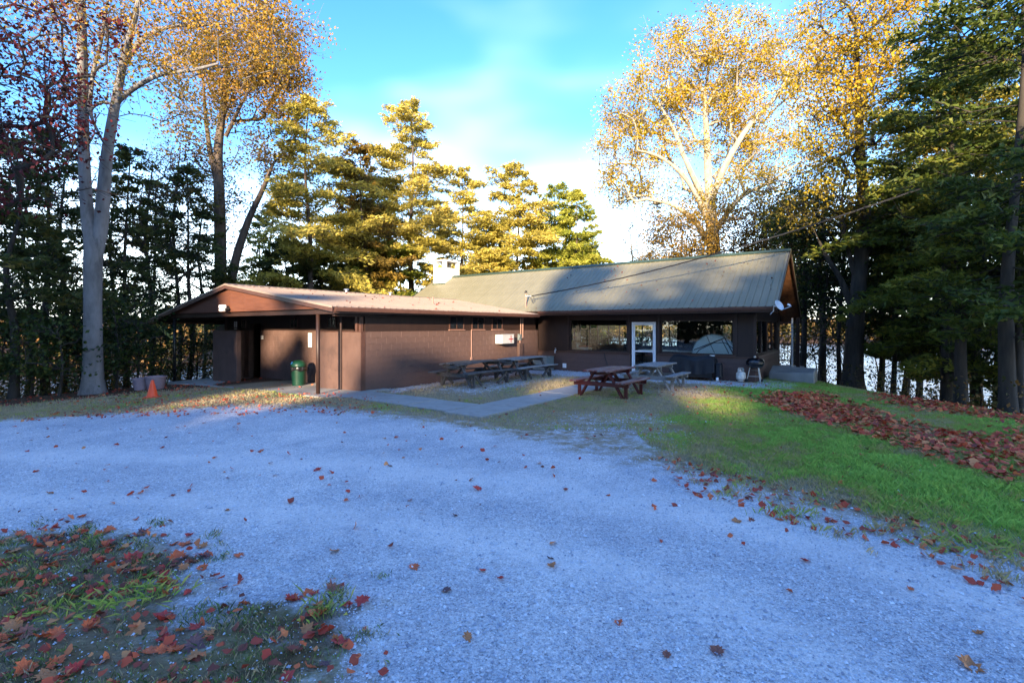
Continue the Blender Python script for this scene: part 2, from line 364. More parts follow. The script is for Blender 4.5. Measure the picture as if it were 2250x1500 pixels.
m2 = n.new('ShaderNodeMix'); m2.data_type = 'RGBA'; l.new(mth('MULTIPLY', A('track'), mth('ADD', .55, dust)), m2.inputs[0]); l.new(grav, m2.inputs[6]); m2.inputs[7].default_value = (.80,.74,.70,1); grav = m2.outputs[2]
gf = noise(26, 8, .75); gb = noise(1.1, 5, .6)
dry = ramp(gf, [(.28, (.12,.085,.05)), (.5, (.28,.215,.13)), (.72, (.44,.36,.23))])
grn = ramp(gf, [(.28, (.08,.10,.025)), (.5, (.21,.28,.05)), (.74, (.36,.42,.11))])
lit = ramp(noise(14, 8, .75), [(.3, (.030,.018,.010)), (.5, (.075,.040,.020)), (.66, (.13,.055,.025)), (.8, (.17,.11,.05))])
grass = mixc(mr(mth('ADD', A('green'), mth('MULTIPLY', mth('SUBTRACT', gb, .5), 2.0)), .30, .95), dry, grn)
f_g = mr(mth('ADD', mth('MULTIPLY', A('sdg'), 1.1), mth('MULTIPLY', mth('SUBTRACT', noise(2.6, 9, .72), .47), 3.6)), -.25, .75)
f_p = mr(mth('ADD', A('gravel2'), mth('MULTIPLY', mth('SUBTRACT', noise(4.0, 9, .75), .5), 1.5)), .38, .72)
f_g2 = mth('MULTIPLY', f_g, mth('SUBTRACT', 1, f_p), True)
col = mixc(f_g2, grav, grass)
f_l = mr(mth('ADD', A('litter'), mth('MULTIPLY', mth('SUBTRACT', noise(1.3, 6, .65), .5), .7)), .35, .7)
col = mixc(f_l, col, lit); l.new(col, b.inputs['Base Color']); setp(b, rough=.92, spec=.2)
hgt = mth('ADD', mth('MULTIPLY', vor(48, 'Distance'), -.55), mth('ADD', mth('MULTIPLY', vor(110, 'Distance'), -.3), mth('MULTIPLY', noise(7, 8, .7), .5)))
bp = n.new('ShaderNodeBump'); bp.inputs['Strength'].default_value = .6; bp.inputs['Distance'].default_value = .018; l.new(hgt, bp.inputs['Height']); l.new(bp.outputs[0], b.inputs['Normal'])
gme = np_mesh('ground', np.stack([gx, gy, gz], 1), Fq, gm, smooth=True)
mk = masks(gx, gy)
def nearline(l_):
    p = pts(l_); d = np.full(gx.shape, 1e9)
    for (ax, ay), (bx, by) in zip(p, p[1:]):
        t = np.clip(((gx-ax)*(bx-ax)+(gy-ay)*(by-ay))/((bx-ax)**2+(by-ay)**2), 0, 1); d = np.minimum(d, np.hypot(gx-ax-t*(bx-ax), gy-ay-t*(by-ay)))
    return d
trk = np.maximum(np.exp(-(nearline([(-400, 990), (300, 1000), (800, 1025), (1200, 1065), (1600, 1140), (2000, 1260), (2500, 1440)])/.40)**2), np.exp(-(nearline([(-400, 1090), (400, 1100), (900, 1150), (1300, 1230), (1700, 1370), (2000, 1560)])/.30)**2))*.45
for nm, val in zip(('sdg', 'green', 'gravel2', 'litter', 'track'), (*mk, trk)):
    at = gme.attributes.new(nm, 'FLOAT', 'POINT'); at.data.foreach_set('value', np.ascontiguousarray(val, np.float32))
ground = tag(link('ground', gme), kind='structure', label='blue grey gravel lot running into grass and leaf litter')

# lake
wm, n, l, b = newmat('lake_water'); setp(b, color=(.03,.06,.09), rough=.10, spec=.5)
tco = n.new('ShaderNodeTexCoord'); mpp = n.new('ShaderNodeMapping'); mpp.inputs['Scale'].default_value = (1, .35, 1)
q = n.new('ShaderNodeTexNoise'); q.inputs['Scale'].default_value = 1.6; q.inputs['Detail'].default_value = 6
l.new(tco.outputs['Object'], mpp.inputs[0]); l.new(mpp.outputs[0], q.inputs['Vector'])
bp = n.new('ShaderNodeBump'); bp.inputs['Strength'].default_value = 1.0; bp.inputs['Distance'].default_value = .35; l.new(q.outputs[0], bp.inputs['Height']); l.new(bp.outputs[0], b.inputs['Normal'])
tag(MB().add([(-900, -250, WATER), (900, -250, WATER), (900, 900, WATER), (-900, 900, WATER)], [(0, 1, 2, 3)]).obj('lake_water', wm), kind='structure', label='pale lake seen between the trunks')

# concrete walks
for p, nslab, dirv in ((PATHS[0], 8, 'v'), (PATHS[1], 3, 'u')):
    w = tag(empty('concrete_path', (0, 0, 0)), kind='structure')
    w['label'] = 'concrete walk running up to the glass door' if dirv == 'v' else 'short concrete walk from the porch slab to the main walk'
    u0, v0 = touv(*p[0]); u1, v1_ = touv(*p[2])
    for k in range(nslab):
        a, c = k/nslab, (k+1)/nslab
        if dirv == 'v': q4 = (u0, u1, v0+(v1_-v0)*a+.006, v0+(v1_-v0)*c-.006)
        else: q4 = (u0+(u1-u0)*a+.006, u0+(u1-u0)*c-.006, v0, v1_)
        cu, cv = (q4[0]+q4[1])/2, (q4[2]+q4[3])/2; x, y = uv(cu, cv); hu, hv = (q4[1]-q4[0])/2, (q4[3]-q4[2])/2
        MB().box(-hu, hu, -hv, hv, -.10, .022+.006*math.sin(k*2.3)).obj('slab', M['concrete'], w, bevel=.008, loc=(x, y, 0), rot=(.003*math.sin(k), .004*math.cos(k*1.7), ANG))

# ------------------------------------------------------------------ the lodge (local x along the hall, local y along the wing)
B = empty('lodge_building', (I0[0], I0[1], 0), ANG)
tag(B, 'low brown lodge of painted block with sage metal roof and carport wing', 'building')
# walls under the blocks
HZ = 2.40
W = MB()
W.box(-.2, -.004, -9.6, -.2, -.4, 1.76); W.box(-10.4, -10.2, -8.9, 0, -.6, 2.3)                       # wing sides
W.box(-7.4, -.2, -8.9, -8.72, -.4, 1.76); W.box(-10.2, -8.3, -8.9, -8.72, -.5, 1.76)
W.box(-10.2, -.2, -.1, .1, -.4, 2.5)
wing_wall = W.obj('block_wall', M['blockjoint'], B)
U = MB(); U.box(-.17, -.02, -9.6, -.2, 1.762, 2.5)
U.box(-7.4, -.17, -8.88, -8.74, 1.762, 2.44); U.box(-10.2, -8.3, -8.88, -8.74, 1.762, 2.35); U.box(-8.3, -7.4, -8.88, -8.74, 2.02, 2.8)
U.obj('upper_siding', M['siding'], B)
# hall walls
Hh = MB(); Hh.box(-9, 9.0, 6.4, 6.6, -.6, .80); Hh.box(-9, -8.8, .1, 6.4, -.6, 2.4)
for a, c in ((.0, 4.40), (5.50, 8.994)): Hh.box(a, c, .004, .2, -.4, .775)
Hh.box(8.8, 8.994, .2, 6.4, -.6, .775)
hall_wall = Hh.obj('block_wall', M['blockjoint'], B)
S = MB()
S.box(0, 1.60, .02, .18, .80, 2.5); S.box(1.60, 4.28, .02, .18, 2.24, 2.5); S.box(4.28, 4.44, .02, .18, .80, 2.5); S.box(4.44, 5.46, .02, .18, 2.10, 2.5)
S.box(5.46, 5.62, .02, .18, .80, 2.5); S.box(5.62, 8.30, .02, .18, 2.16, 2.5); S.box(8.30, 8.98, .02, .18, .80, 2.5)
S.box(8.82, 8.98, .18, .40, .80, 2.5); S.box(8.82, 8.98, 6.0, 6.4, .80, 2.5); S.box(8.82, 8.98, .40, 6.0, 2.16, 2.5)
S.obj('upper_siding', M['siding'], B)
# painted blocks, each a piece of its own
blk = MB(); c_ = .004
blk.add([(-.195, -.03, -.095), (.195, -.03, -.095), (.195, .0-c_, -.095), (-.195, -c_, -.095), (-.195, -.03, .095), (.195, -.03, .095), (.195, -c_, .095), (-.195, -c_, .095),
         (-.190, 0, -.090), (.190, 0, -.090), (.190, 0, .090), (-.190, 0, .090)],
        [(0, 1, 2, 3), (4, 7, 6, 5), (0, 4, 5, 1), (1, 5, 6, 2), (0, 3, 7, 4), (3, 2, 9, 8), (2, 6, 10, 9), (6, 7, 11, 10), (7, 3, 8, 11), (8, 9, 10, 11)])
bme = blk.mesh('block', M['block'])
rb = random.Random(4); NB = [0]
def blocks(parent, a, c, z0, z1, place, half0=True, single=True, mb=None):
    nr = int(round((z1-z0)/.196)); hz2 = (z1-z0)/nr
    for r_ in range(nr):
        x = a; off = .2 if r_ % 2 else 0
        while x < c-.05:
            w = min(.4 if not (x == a and off) else .2, c-x)
            loc, rz = place(x+w/2, z0+(r_+.5)*hz2, rb.uniform(-.0015, .0015))
            if single and NB[0] < 296:
                o = link('block', bme, parent, loc, (0, 0, rz)); o.scale = ((w-.0025)/.39, 1, (hz2-.0025)/.19); NB[0] += 1
            elif mb is not None:
                Mx = Matrix.Translation(loc) @ Matrix.Rotation(rz, 4, 'Z') @ Matrix.Diagonal(((w-.008)/.39, 1, (hz2-.008)/.19, 1))
                mb.add([tuple(Mx @ Vector(p)) for p in blk.v], blk.f)
            x += w
extra = MB(); extra2 = MB()
blocks(wing_wall, -9.6, -.02, -.16, 1.76, lambda s, z, j: ((.0+j-.0, s, z), -math.pi/2), mb=extra)
blocks(wing_wall, -7.4, -.2, -.2, 1.76, lambda s, z, j: ((s, -8.906+j, z), math.pi), single=False, mb=extra)
blocks(wing_wall, -10.2, -8.3, -.2, 1.76, lambda s, z, j: ((s, -8.906+j, z), math.pi), single=False, mb=extra)
tag(extra.obj('block_courses', M['block'], B), kind='stuff')
NB[0] = 0
for a, c in ((.02, 4.40), (5.50, 9.0)): blocks(hall_wall, a, c, 0, .775, lambda s, z, j: ((s, j, z), math.pi))
blocks(hall_wall, .006, 6.4, -.2, .775, lambda s, z, j: ((9.0+j, s, z), -math.pi/2))
# screens either side of the porch
for (a, c, v) in ((-2.2, .0, -9.75), (-8.8, -6.9, -10.05)):
    s_ = MB(); s_.box(a, c-.002, v, v+.17, -.25, 1.74); s_.box(a, a+.17, v+.17, -8.92, -.25, 1.74) if a > -5 else s_.box(a, a+.17, v+.17, -8.92, -.3, 1.74)
    sc_ = s_.obj('screen_wall', M['block'], B, bevel=.004)
    MB().box(a-.02, c+.012, v-.012, v+.18, 1.742, 1.77).obj('cap_board', M['fascia'], sc_)
    if a > -5:
        MB().box(-.02, .006, -9.75, -9.60, -.25, 1.74).obj('corner_board', M['fascia'], sc_)
        for uu_, w_ in ((-.30, .10), (-.12, .09)): MB().box(uu_, uu_+w_, v+.01, v+.10, 1.772, 2.32).obj('stud', M['fascia'], B)
        MB().tube([(-.93, v-.03, -.02), (-.93, v-.03, 2.3)], .032, 8).obj('drain_pipe', M['trim'], B)
# door opening to the washroom, dark room behind
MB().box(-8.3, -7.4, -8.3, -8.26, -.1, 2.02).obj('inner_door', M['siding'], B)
# small high windows
def win_small(face, a, c, z0, z1, at, lightsill=False):
    f = MB(); t = .035
    def bx(mb, a0, a1, b0, b1, y0, y1):
        if face == 'u': mb.box(at+y0, at+y1, a0, a1, b0, b1)
        else: mb.box(a0, a1, at-y1, at-y0, b0, b1)
    bx(f, a, c, z1-t, z1, 0, .035); bx(f, a, c, z0, z0+t, 0, .035); bx(f, a, a+t, z0+t, z1-t, 0, .035); bx(f, c-t, c, z0+t, z1-t, 0, .035); bx(f, (a+c)/2-.012, (a+c)/2+.012, z0+t, z1-t, 0, .025)
    w = f.obj('window', M['fascia'], B)
    for q0, q1 in ((a+t, (a+c)/2-.012), ((a+c)/2+.012, c-t)):
        p = MB(); bx(p, q0, q1, z0+t, z1-t, .006, .012); p.obj('pane', M['darkpane'], w)
    if lightsill:
        p = MB(); bx(p, a-.03, c+.03, z0-.03, z0, 0, .06); p.obj('sill', M['pipe'], w)
M['darkpane'] = nmat('dark_pane', (.008,.009,.011), (.014,.015,.018), 4, .08, bump=0, spec=.6)
for a, c in ((-5.95, -5.15), (-4.70, -3.95), (-3.45, -2.75)): win_small('u', a, c, 1.80, 2.28, -.018, True)
for a, c in ((-5.25, -4.75), (-2.95, -2.45)): win_small('v', a, c, 1.86, 2.28, -8.882)
for a, c in ((-9.6, -9.2), (-8.9, -8.55)): win_small('v', a, c, 1.84, 2.2, -8.882)
# porch slab
MB().add([(-10.1, -11.15, -.8), (.28, -11.15, -.8), (.28, -8.92, -.8), (-10.1, -8.92, -.8), (-10.1, -11.15, -.25), (.28, -11.15, .02), (.28, -8.92, .02), (-10.1, -8.92, -.22)], [(3, 2, 1, 0), (4, 5, 6, 7), (0, 1, 5, 4), (1, 2, 6, 5), (2, 3, 7, 6), (3, 0, 4, 7)]).obj('porch_slab', M['concrete'], B, bevel=.01)
# posts
for (u, v, z0, r_) in ((-.55, -10.8, .0, .055), (-10.38, -10.8, -.45, .055)):
    p = MB().tube([(u, v, z0), (u, v, 2.42)], r_, 12).obj('post', M['black'] if u < -1 else M['trim'], B, smooth=True)
    MB().box(u-.09, u+.09, v-.09, v+.09, 2.40, 2.415).obj('cap_plate', M['trim'], p)
MB().box(-10.9, .35, -10.86, -10.74, 2.26, 2.40).obj('beam', M['trim'], B)
for u in (-10.4, .1): MB().box(u-.06, u+.06, -10.74, -8.9, 2.2, 2.36).obj('beam', M['trim'], B)
# ---- wing roof
RZ, EZ = 3.33, 2.44; UR = -5.40; UE, UL = .60, -12.2; VF, VB = -11.10, 2.2
sr = (RZ-EZ)/(UE-UR); sl_ = (RZ-2.17)/(UR-UL)
def gsheet(width, length, slope_pts, rib=.2286, h=.018):
    """one metal sheet: local x across (with ribs), local y up the slope; slope_pts = (dy, dz) per unit"""
    m = MB(); xs = []; 
    nr = int(round(width/rib)); r_ = width/nr
    prof = []
    for k in range(nr):
        c0 = k*r_; prof += [(c0, 0), (c0+r_*.39, 0), (c0+r_*.44, h), (c0+r_*.56, h), (c0+r_*.61, 0)]
    prof.append((width, 0))
    for (y, z) in ((0, 0), slope_pts):
        for (x, hh) in prof: m.v.append((x, y, z+hh))
    k = len(prof)
    for i in range(k-1): m.f.append((i, i+1, i+1+k, i+k))
    for (y, z) in ((0, 0), slope_pts):
        for (x, hh) in prof: m.v.append((x, y, z+hh-.006))
    for i in range(k-1): m.f.append((i+2*k, i+k*3, i+1+k*3, i+1+2*k)); m.f.append((i, i+2*k, i+1+2*k, i+1))
    return m
def roof(name, parent, side_list, count, step, mat, start, axis_, label):
    root = empty(name, (0, 0, 0), 0, parent)
    for (eu, ez, ru, rz_, flip) in side_list:
        run = ru-eu; me = None
        m = gsheet(step, abs(run), (abs(run), rz_-ez)); me = m.mesh('roof_panel', mat)
        for k in range(count):
            s0 = start+k*step
            dz = .004*math.sin(k*3.1)+(.003 if k % 2 else 0)
            if axis_ == 'v':      # panels laid along v, slope in u
                if not flip: o = link('roof_panel', me, root, (eu, s0, ez+dz), (0, 0, math.pi/2)); o.rotation_euler[2] = math.pi/2
                else: o = link('roof_panel', me, root, (eu, s0+step, ez+dz), (0, 0, -math.pi/2))
                # rotation +90: local x -> +v, local y -> -u (right slope); -90: local x -> -v, local y -> +u
            else:
                if not flip: o = link('roof_panel', me, root, (s0, eu, ez+dz))
                else: o = link('roof_panel', me, root, (s0+step, eu, ez+dz), (0, 0, math.pi))
    return root
wr = roof('wing_roof', B, [(UE, EZ, UR, RZ, False), (UL, 2.17, UR, RZ, True)], 14, .914, M['roofB'], VF, 'v', '')
# ridge cap
def wedge_cap(parent, name, p0, p1, wu, drop, mat, along):
    m = MB()
    for p in (p0, p1):
        for s_, dz in ((-wu, -drop), (-wu*.15, .0), (wu*.15, .0), (wu, -drop)):
            m.v.append((p[0]+(s_ if along == 'v' else 0), p[1]+(s_ if along == 'u' else 0), p[2]+dz+.03))
        
    for i in range(3): m.f.append((i, i+1, i+5, i+4))
    o = m.obj(name, mat, parent); md = o.modifiers.new('s', 'SOLIDIFY'); md.thickness = .012; return o
wedge_cap(wr, 'ridge_cap', (UR, VF-.02, RZ), (UR, VB, RZ), .16, .024, M['roofB'], 'v')
# underside, gable, fascia
def quadslab(mb, a, b_, c, d, t):      # a slab under four points, t thick downward
    mb.add([a, b_, c, d]+[(p[0], p[1], p[2]-t) for p in (a, b_, c, d)], [(0, 1, 2, 3), (7, 6, 5, 4), (0, 4, 5, 1), (1, 5, 6, 2), (2, 6, 7, 3), (3, 7, 4, 0)])
m = MB(); quadslab(m, (UE-.03, VF+.03, EZ-.02), (UE-.03, 1.6, EZ-.02), (UR, 1.6, RZ-.02), (UR, VF+.03, RZ-.02), .05)
quadslab(m, (UR, VF+.03, RZ-.02), (UR, 1.6, RZ-.02), (UL+.03, 1.6, 2.15), (UL+.03, VF+.03, 2.15), .05); m.obj('soffit', M['soffit'], B)
gb_ = MB(); y0, y1 = -10.98, -10.93
def rz_w(u): return RZ-.085-(sr*(u-UR) if u > UR else sl_*(UR-u))
cuts = [-11.6, -9.2, -6.8, UR, -4.4, -2.0, .35]
for i in range(len(cuts)-1):
    a, c = cuts[i], cuts[i+1]; p = MB(); g_ = .003
    zb = 2.405
    za, zc = max(rz_w(a+g_), zb+.002), max(rz_w(c-g_), zb+.002)
    p.add([(a+g_, y0, zb), (c-g_, y0, zb), (c-g_, y0, zc), (a+g_, y0, za), (a+g_, y1, zb), (c-g_, y1, zb), (c-g_, y1, zc), (a+g_, y1, za)], [(0, 1, 2, 3), (7, 6, 5, 4), (0, 4, 5, 1), (1, 5, 6, 2), (2, 6, 7, 3), (3, 7, 4, 0)])
    p.obj('gable_panel', M['gable'], B)
for (ua, za, ub, zb) in ((UE, EZ, UR, RZ), (UL, 2.17, UR, RZ)):
    m = MB(); m.bar((ua, VF-.015, za-.075), (ub, VF-.015, zb-.075), .03, .13, up=(0, 0, 1)); fo = m.obj('rake_board', M['fascia'], B)
    m = MB(); m.bar((ua, VF-.036, za-.008), (ub, VF-.036, zb-.008), .012, .05); m.obj('rake_trim', M['roofB'], fo)
def gutter(name, p0, p1, side, parent, mat):      # square gutter along an edge; side = outward unit (x, y)
    m = MB(); prof = [(0, 0), (0, -.11), (.10, -.11), (.125, -.03), (.125, 0), (.118, 0), (.112, -.035), (.094, -.104), (.006, -.104), (.006, 0)]
    for p in (p0, p1):
        for o_, z in prof: m.v.append((p[0]+side[0]*o_, p[1]+side[1]*o_, p[2]+z))
    k = len(prof)
    for i in range(k): m.f.append((i, (i+1) % k, (i+1) % k+k, i+k))
    m.f.append(tuple(range(k))[::-1]); m.f.append(tuple(range(k, 2*k)))
    return m.obj(name, mat, parent)
gutter('gutter', (UE-.02, VF+.02, EZ-.012), (UE-.02, -.95, EZ-.012), (1, 0), B, M['gutter'])
MB().box(UE-.055, UE-.025, VF+.03, -.95, EZ-.17, EZ-.03).obj('fascia_board', M['fascia'], B)
MB().box(UL-.01, UL+.02, VF+.03, 1.6, 2.02, 2.14).obj('fascia_board', M['fascia'], B)
# vents on the wing roof
for (px, py, Yv, h_, r_) in ((900, 670, 0, .33, .035),):
    MB().tube([(-1.95, -4.8, 2.72), (-1.95, -4.8, 3.10)], .032, 10).obj('vent_pipe', M['pipe'], B)
for (u, v) in ((-5.9, -6.0), (-5.9, -3.6)):
    m = MB(); m.tube([(u, v, 3.2), (u, v, 3.47)], .05, 10); vo = m.obj('vent_pipe', M['steel'], B); MB().tube([(u, v, 3.47), (u, v, 3.52)], [.12, .09], 12).obj('vent_cap', M['steel'], vo)
# ---- hall roof
HE, HR = 2.585, 4.92; VE, VR, VBK = -.92, 2.92, 7.35; U0, U1 = -9.1, 9.78
back_z = HR-(HR-HE)/(VR-VE)*(VBK-VR)
npan = 21; stp = (U1-U0)/npan
hr = roof('hall_roof', B, [(VE, HE, VR, HR, False), (VBK, back_z, VR, HR, True)], npan, stp, M['roofA'], U0, 'u', '')
wedge_cap(hr, 'ridge_cap', (U0-.02, VR, HR), (U1+.02, VR, HR), .20, .115, M['greentrim'], 'u')
m = MB(); quadslab(m, (U0+.03, VE+.03, HE-.02), (U1-.03, VE+.03, HE-.02), (U1-.03, VR, HR-.02), (U0+.03, VR, HR-.02), .05)
quadslab(m, (U0+.03, VR, HR-.02), (U1-.03, VR, HR-.02), (U1-.03, VBK-.03, back_z-.02), (U0+.03, VBK-.03, back_z-.02), .05); m.obj('soffit', M['soffit'], B)
# tongue and groove boards under the far slope at the open gable end
for k in range(19):
    a = VR+.12+k*.235; c = a+.225; f_ = lambda v: HR-.075-(HR-back_z)/(VBK-VR)*(v-VR)
    MB().add([(8.99, a, f_(a)), (U1-.04, a, f_(a)), (U1-.04, c, f_(c)), (8.99, c, f_(c))]+[(8.99, a, f_(a)-.02), (U1-.04, a, f_(a)-.02), (U1-.04, c, f_(c)-.02), (8.99, c, f_(c)-.02)],
             [(0, 1, 2, 3), (7, 6, 5, 4), (0, 4, 5, 1), (1, 5, 6, 2), (2, 6, 7, 3), (3, 7, 4, 0)]).obj('board', M['plank'], B)
# gable siding
def gz_(v): return (HR-.09-(HR-HE)/(VR-VE)*abs(v-VR))
for k in range(15):
    z0 = 2.505+k*.155; z1 = z0+.15
    if z0 > HR-.35: break
    hw = (HR-.09-z1)/((HR-HE)/(VR-VE))
    if hw <= .05: break
    for ux in (8.90, -9.0):
        MB().box(ux, ux+.03, max(VR-hw, -.5), min(VR+hw, 6.6), z0, z1).obj('plank', M['plank'], B)
m = MB()
for ux in (8.86, -8.96): m.add([(ux, -.1, 2.5), (ux, 6.7, 2.5), (ux, VR, HR-.09), (ux+.03, -.1, 2.5), (ux+.03, 6.7, 2.5), (ux+.03, VR, HR-.09)], [(0, 1, 2), (5, 4, 3), (0, 3, 4, 1), (1, 4, 5, 2), (2, 5, 3, 0)])
m.obj('gable_core', M['siding'], B)
for (va, za, vb, zb) in ((VE, HE, VR, HR), (VBK, back_z, VR, HR)):
    for ux, dd in ((U1+.005, 1), (U0-.005, -1)):
        fo = MB().bar((ux, va, za-.085), (ux, vb, zb-.085), .03, .16).obj('rake_board', M['fascia'], B)
        MB().bar((ux+.022*dd, va, za-.002), (ux+.022*dd, vb, zb-.002), .012, .06).obj('rake_trim', M['roofA'] if dd > 0 else M['greentrim'], fo)
gutter('gutter', (.62, VE+.02, HE-.012), (U1+.01, VE+.02, HE-.012), (0, -1), B, M['gutter'])
MB().box(.62, U1, VE+.025, VE+.055, HE-.19, HE-.03).obj('fascia_board', M['fascia'], B)
MB().box(U0, U1, VBK-.05, VBK-.02, back_z-.19, back_z-.03).obj('fascia_board', M['fascia'], B)
MB().box(.62, U1-.03, VE+.055, .02, 2.40, 2.415).obj('eave_board', M['soffit'], B)
# chimney: block stack, corner posts, cap slab
ch = MB(); cu0, cu1, cv0, cv1 = -8.72, -7.80, 2.10, 3.42
ch.box(cu0, cu1, cv0, cv1, 2.5, 5.40)
co = ch.obj('chimney', M['whiteblock'], B, bevel=.012)
for (a, c) in ((cu0, cv0), (cu1-.2, cv0), (cu0, cv1-.2), (cu1-.2, cv1-.2)):
    MB().box(a, a+.2, c, c+.2, 5.402, 5.76).obj('corner_pier', M['whiteblock'], co)
MB().box(cu0-.02, cu1+.02, cv0-.02, cv1+.02, 5.762, 5.87).obj('cap_slab', M['whiteblock'], co, bevel=.01)
MB().box(cu0-.03, cu1+.03, cv0-.04, cv0-.002, 4.36, 4.47).obj('flashing', M['greentrim'], co)
MB().box(cu0+.2, cu1-.2, cv0+.2, cv1-.2, 5.402, 5.42).obj('flue', M['black'], co)
# ---- hall windows
def bigwin(a, c, z0, z1, plane, posts=(), face='v', out=-1, sill=True, mat=None):
    """window frame (part) with panes, sill, mullions (sub-parts). plane = wall centre; face v: wall runs along u"""
    t = .05; d = .05; f = MB()
    def bx(mb, a0, a1, b0, b1, dd0, dd1):
        if face == 'v': mb.box(a0, a1, plane+min(dd0, dd1), plane+max(dd0, dd1), b0, b1)
        else: mb.box(plane+min(dd0, dd1), plane+max(dd0, dd1), a0, a1, b0, b1)
    bx(f, a, c, z1-t, z1, -d, d); bx(f, a, c, z0, z0+t, -d, d); bx(f, a, a+t, z0+t, z1-t, -d, d); bx(f, c-t, c, z0+t, z1-t, -d, d)
    w = f.obj('window', mat or M['trim'], B)
    edges = [a+t]+[p for p in posts]+[c-t]
    for p in posts:
        q = MB(); bx(q, p-.03, p+.03, z0+t, z1-t, -d*.8, d*.8); q.obj('mullion', mat or M['trim'], w)
    for i in range(len(edges)-1):
        q = MB(); e0 = edges[i]+(.03 if i else 0); e1 = edges[i+1]-(.03 if i < len(edges)-2 else 0); bx(q, e0, e1, z0+t, z1-t, -.004, .004); q.obj('pane', M['glass'], w)
    if sill:
        q = MB(); bx(q, a-.06, c+.06, z0-.06, z0, d*.2*out, out*.14); q.obj('sill', M['fascia'], w)
    return w
bigwin(1.60, 4.28, .86, 2.24, .10); bigwin(5.62, 8.30, .86, 2.16, .10)
MB().box(1.60, 4.28, .02, .18, .80, .86).obj('sill_wall', M['fascia'], B); MB().box(5.62, 8.30, .02, .18, .80, .86).obj('sill_wall', M['fascia'], B)
MB().box(8.82, 8.98, .40, 6.0, .80, .86).obj('sill_wall', M['fascia'], B)
bigwin(.40, 6.0, .86, 2.16, 8.90, posts=(1.8, 3.2, 4.6), face='u', out=1)
MB().box(0, 4.42, -.03, 0.018, .778, .83).obj('ledge', M['fascia'], B); MB().box(5.48, 9.02, -.03, .018, .778, .83).obj('ledge', M['fascia'], B)
MB().box(9.0, 9.03, .0, 6.4, .778, .83).obj('ledge', M['fascia'], B)
# casing posts standing proud of the siding
for a in (1.50, 4.30, 5.52, 8.32): MB().box(a, a+.09, -.01, .018, .832, 2.4).obj('casing', M['trim'], B)
MB().box(8.93, 9.03, -.03, .018, .832, 2.4).obj('corner_post', M['trim'], B)
# door
dr_ = MB(); dr_.box(4.46, 4.53, .04, .14, .02, 2.09); dr_.box(5.37, 5.44, .04, .14, .02, 2.09); dr_.box(4.53, 5.37, .04, .14, 2.03, 2.09); dr_.box(4.46, 5.44, .02, .2, -.02, .02)
do = dr_.obj('door', M['white'], B)
s_ = MB(); s_.box(4.54, 4.58, .06, .10, .04, 2.02); s_.box(5.32, 5.36, .06, .10, .04, 2.02); s_.box(4.58, 5.32, .06, .10, 1.97, 2.02); s_.box(4.58, 5.32, .06, .10, .04, .14); s_.box(4.58, 5.32, .06, .10, .90, .95)
s_.obj('door_leaf', M['white'], do)
MB().box(4.58, 5.32, .078, .084, .14, .90).obj('pane', M['glass'], do); MB().box(4.58, 5.32, .078, .084, .95, 1.97).obj('pane', M['glass'], do)
MB().box(5.325, 5.355, .02, .058, .86, 1.08).obj('handle', M['white'], do)
# inside of the hall
MB().box(-8.8, 8.8, .2, 6.4, -.3, .03).obj('hall_floor', M['darkfloor'], B)
MB().box(-8.8, 8.8, .2, 6.4, 2.42, 2.47).obj('hall_ceiling', M['inner'], B)
MB().box(-3.2, -3.1, .2, 6.4, .03, 2.42).obj('partition', M['inner'], B)
RW = [(-.5, .25), (.45, 1.15), (1.35, 2.05)]
bw = MB(); bw.box(-9, 9.0, 6.42, 6.58, 2.04, 2.5); bw.box(3.2, 3.5, 6.42, 6.58, .8, 2.04); bw.box(4.4, 6.5, 6.42, 6.58, .8, 2.04); bw.box(7.0, 8.8, 6.42, 6.58, .8, 2.04); bw.box(-9, -2.6, 6.42, 6.58, .8, 2.04); bw.box(8.8, 9.0, 6.42, 6.58, .8, 2.04); bw.obj('back_siding', M['siding'], B)
bigwin(-2.6, 3.2, .86, 2.04, 6.5, posts=[-1.24, -.60, -.12, .54, 1.2, 1.86, 2.5], out=1); bigwin(3.5, 4.4, .86, 2.04, 6.5, posts=[3.95], out=1); bigwin(6.5, 7.0, .86, 2.04, 6.5, out=1)
MB().box(-2.6, 3.2, 6.42, 6.58, .80, .86).obj('sill_wall', M['fascia'], B)
MB().box(1.0, 4.0, 3.0, 3.2, 2.24, 2.40).obj('reflection_bar', M['palewood'], B)  # pale bar added to imitate the bright reflected strip in the window
for u in (-.95,): MB().box(u, u+.14, 5.6, 5.74, .03, 2.42).obj('pillar', M['inner'], B)
# corner post and downspout beyond the end wall
MB().box(9.62, 9.76, 6.9, 7.04, -1.2, back_z+.1).obj('post', M['trim'], B)
MB().box(9.50, 9.57, 6.2, 6.27, -.6, 2.3).obj('downspout', M['white'], B)
# deck beyond the hall
MB().box(-3, 9.8, 6.62, 9.2, -.14, -.02).obj('deck', M['greywood'], B)
rl = MB(); rl.box(-3, 9.8, 9.1, 9.18, 1.02, 1.08); rl.box(-3, 9.8, 9.12, 9.16, .18, .24)
ro = rl.obj('railing', M['trim'], B)
for k in range(9): MB().box(-3+k*1.55, -2.91+k*1.55, 9.1, 9.18, -2.2 if k % 2 else -.02, 1.018).obj('railing_post', M['trim'], ro)
bal = MB()
for k in range(88): bal.box(-2.85+k*.145, -2.82+k*.145, 9.125, 9.15, .242, 1.018)
tag(bal.obj('baluster', M['trim'], ro), kind='stuff')

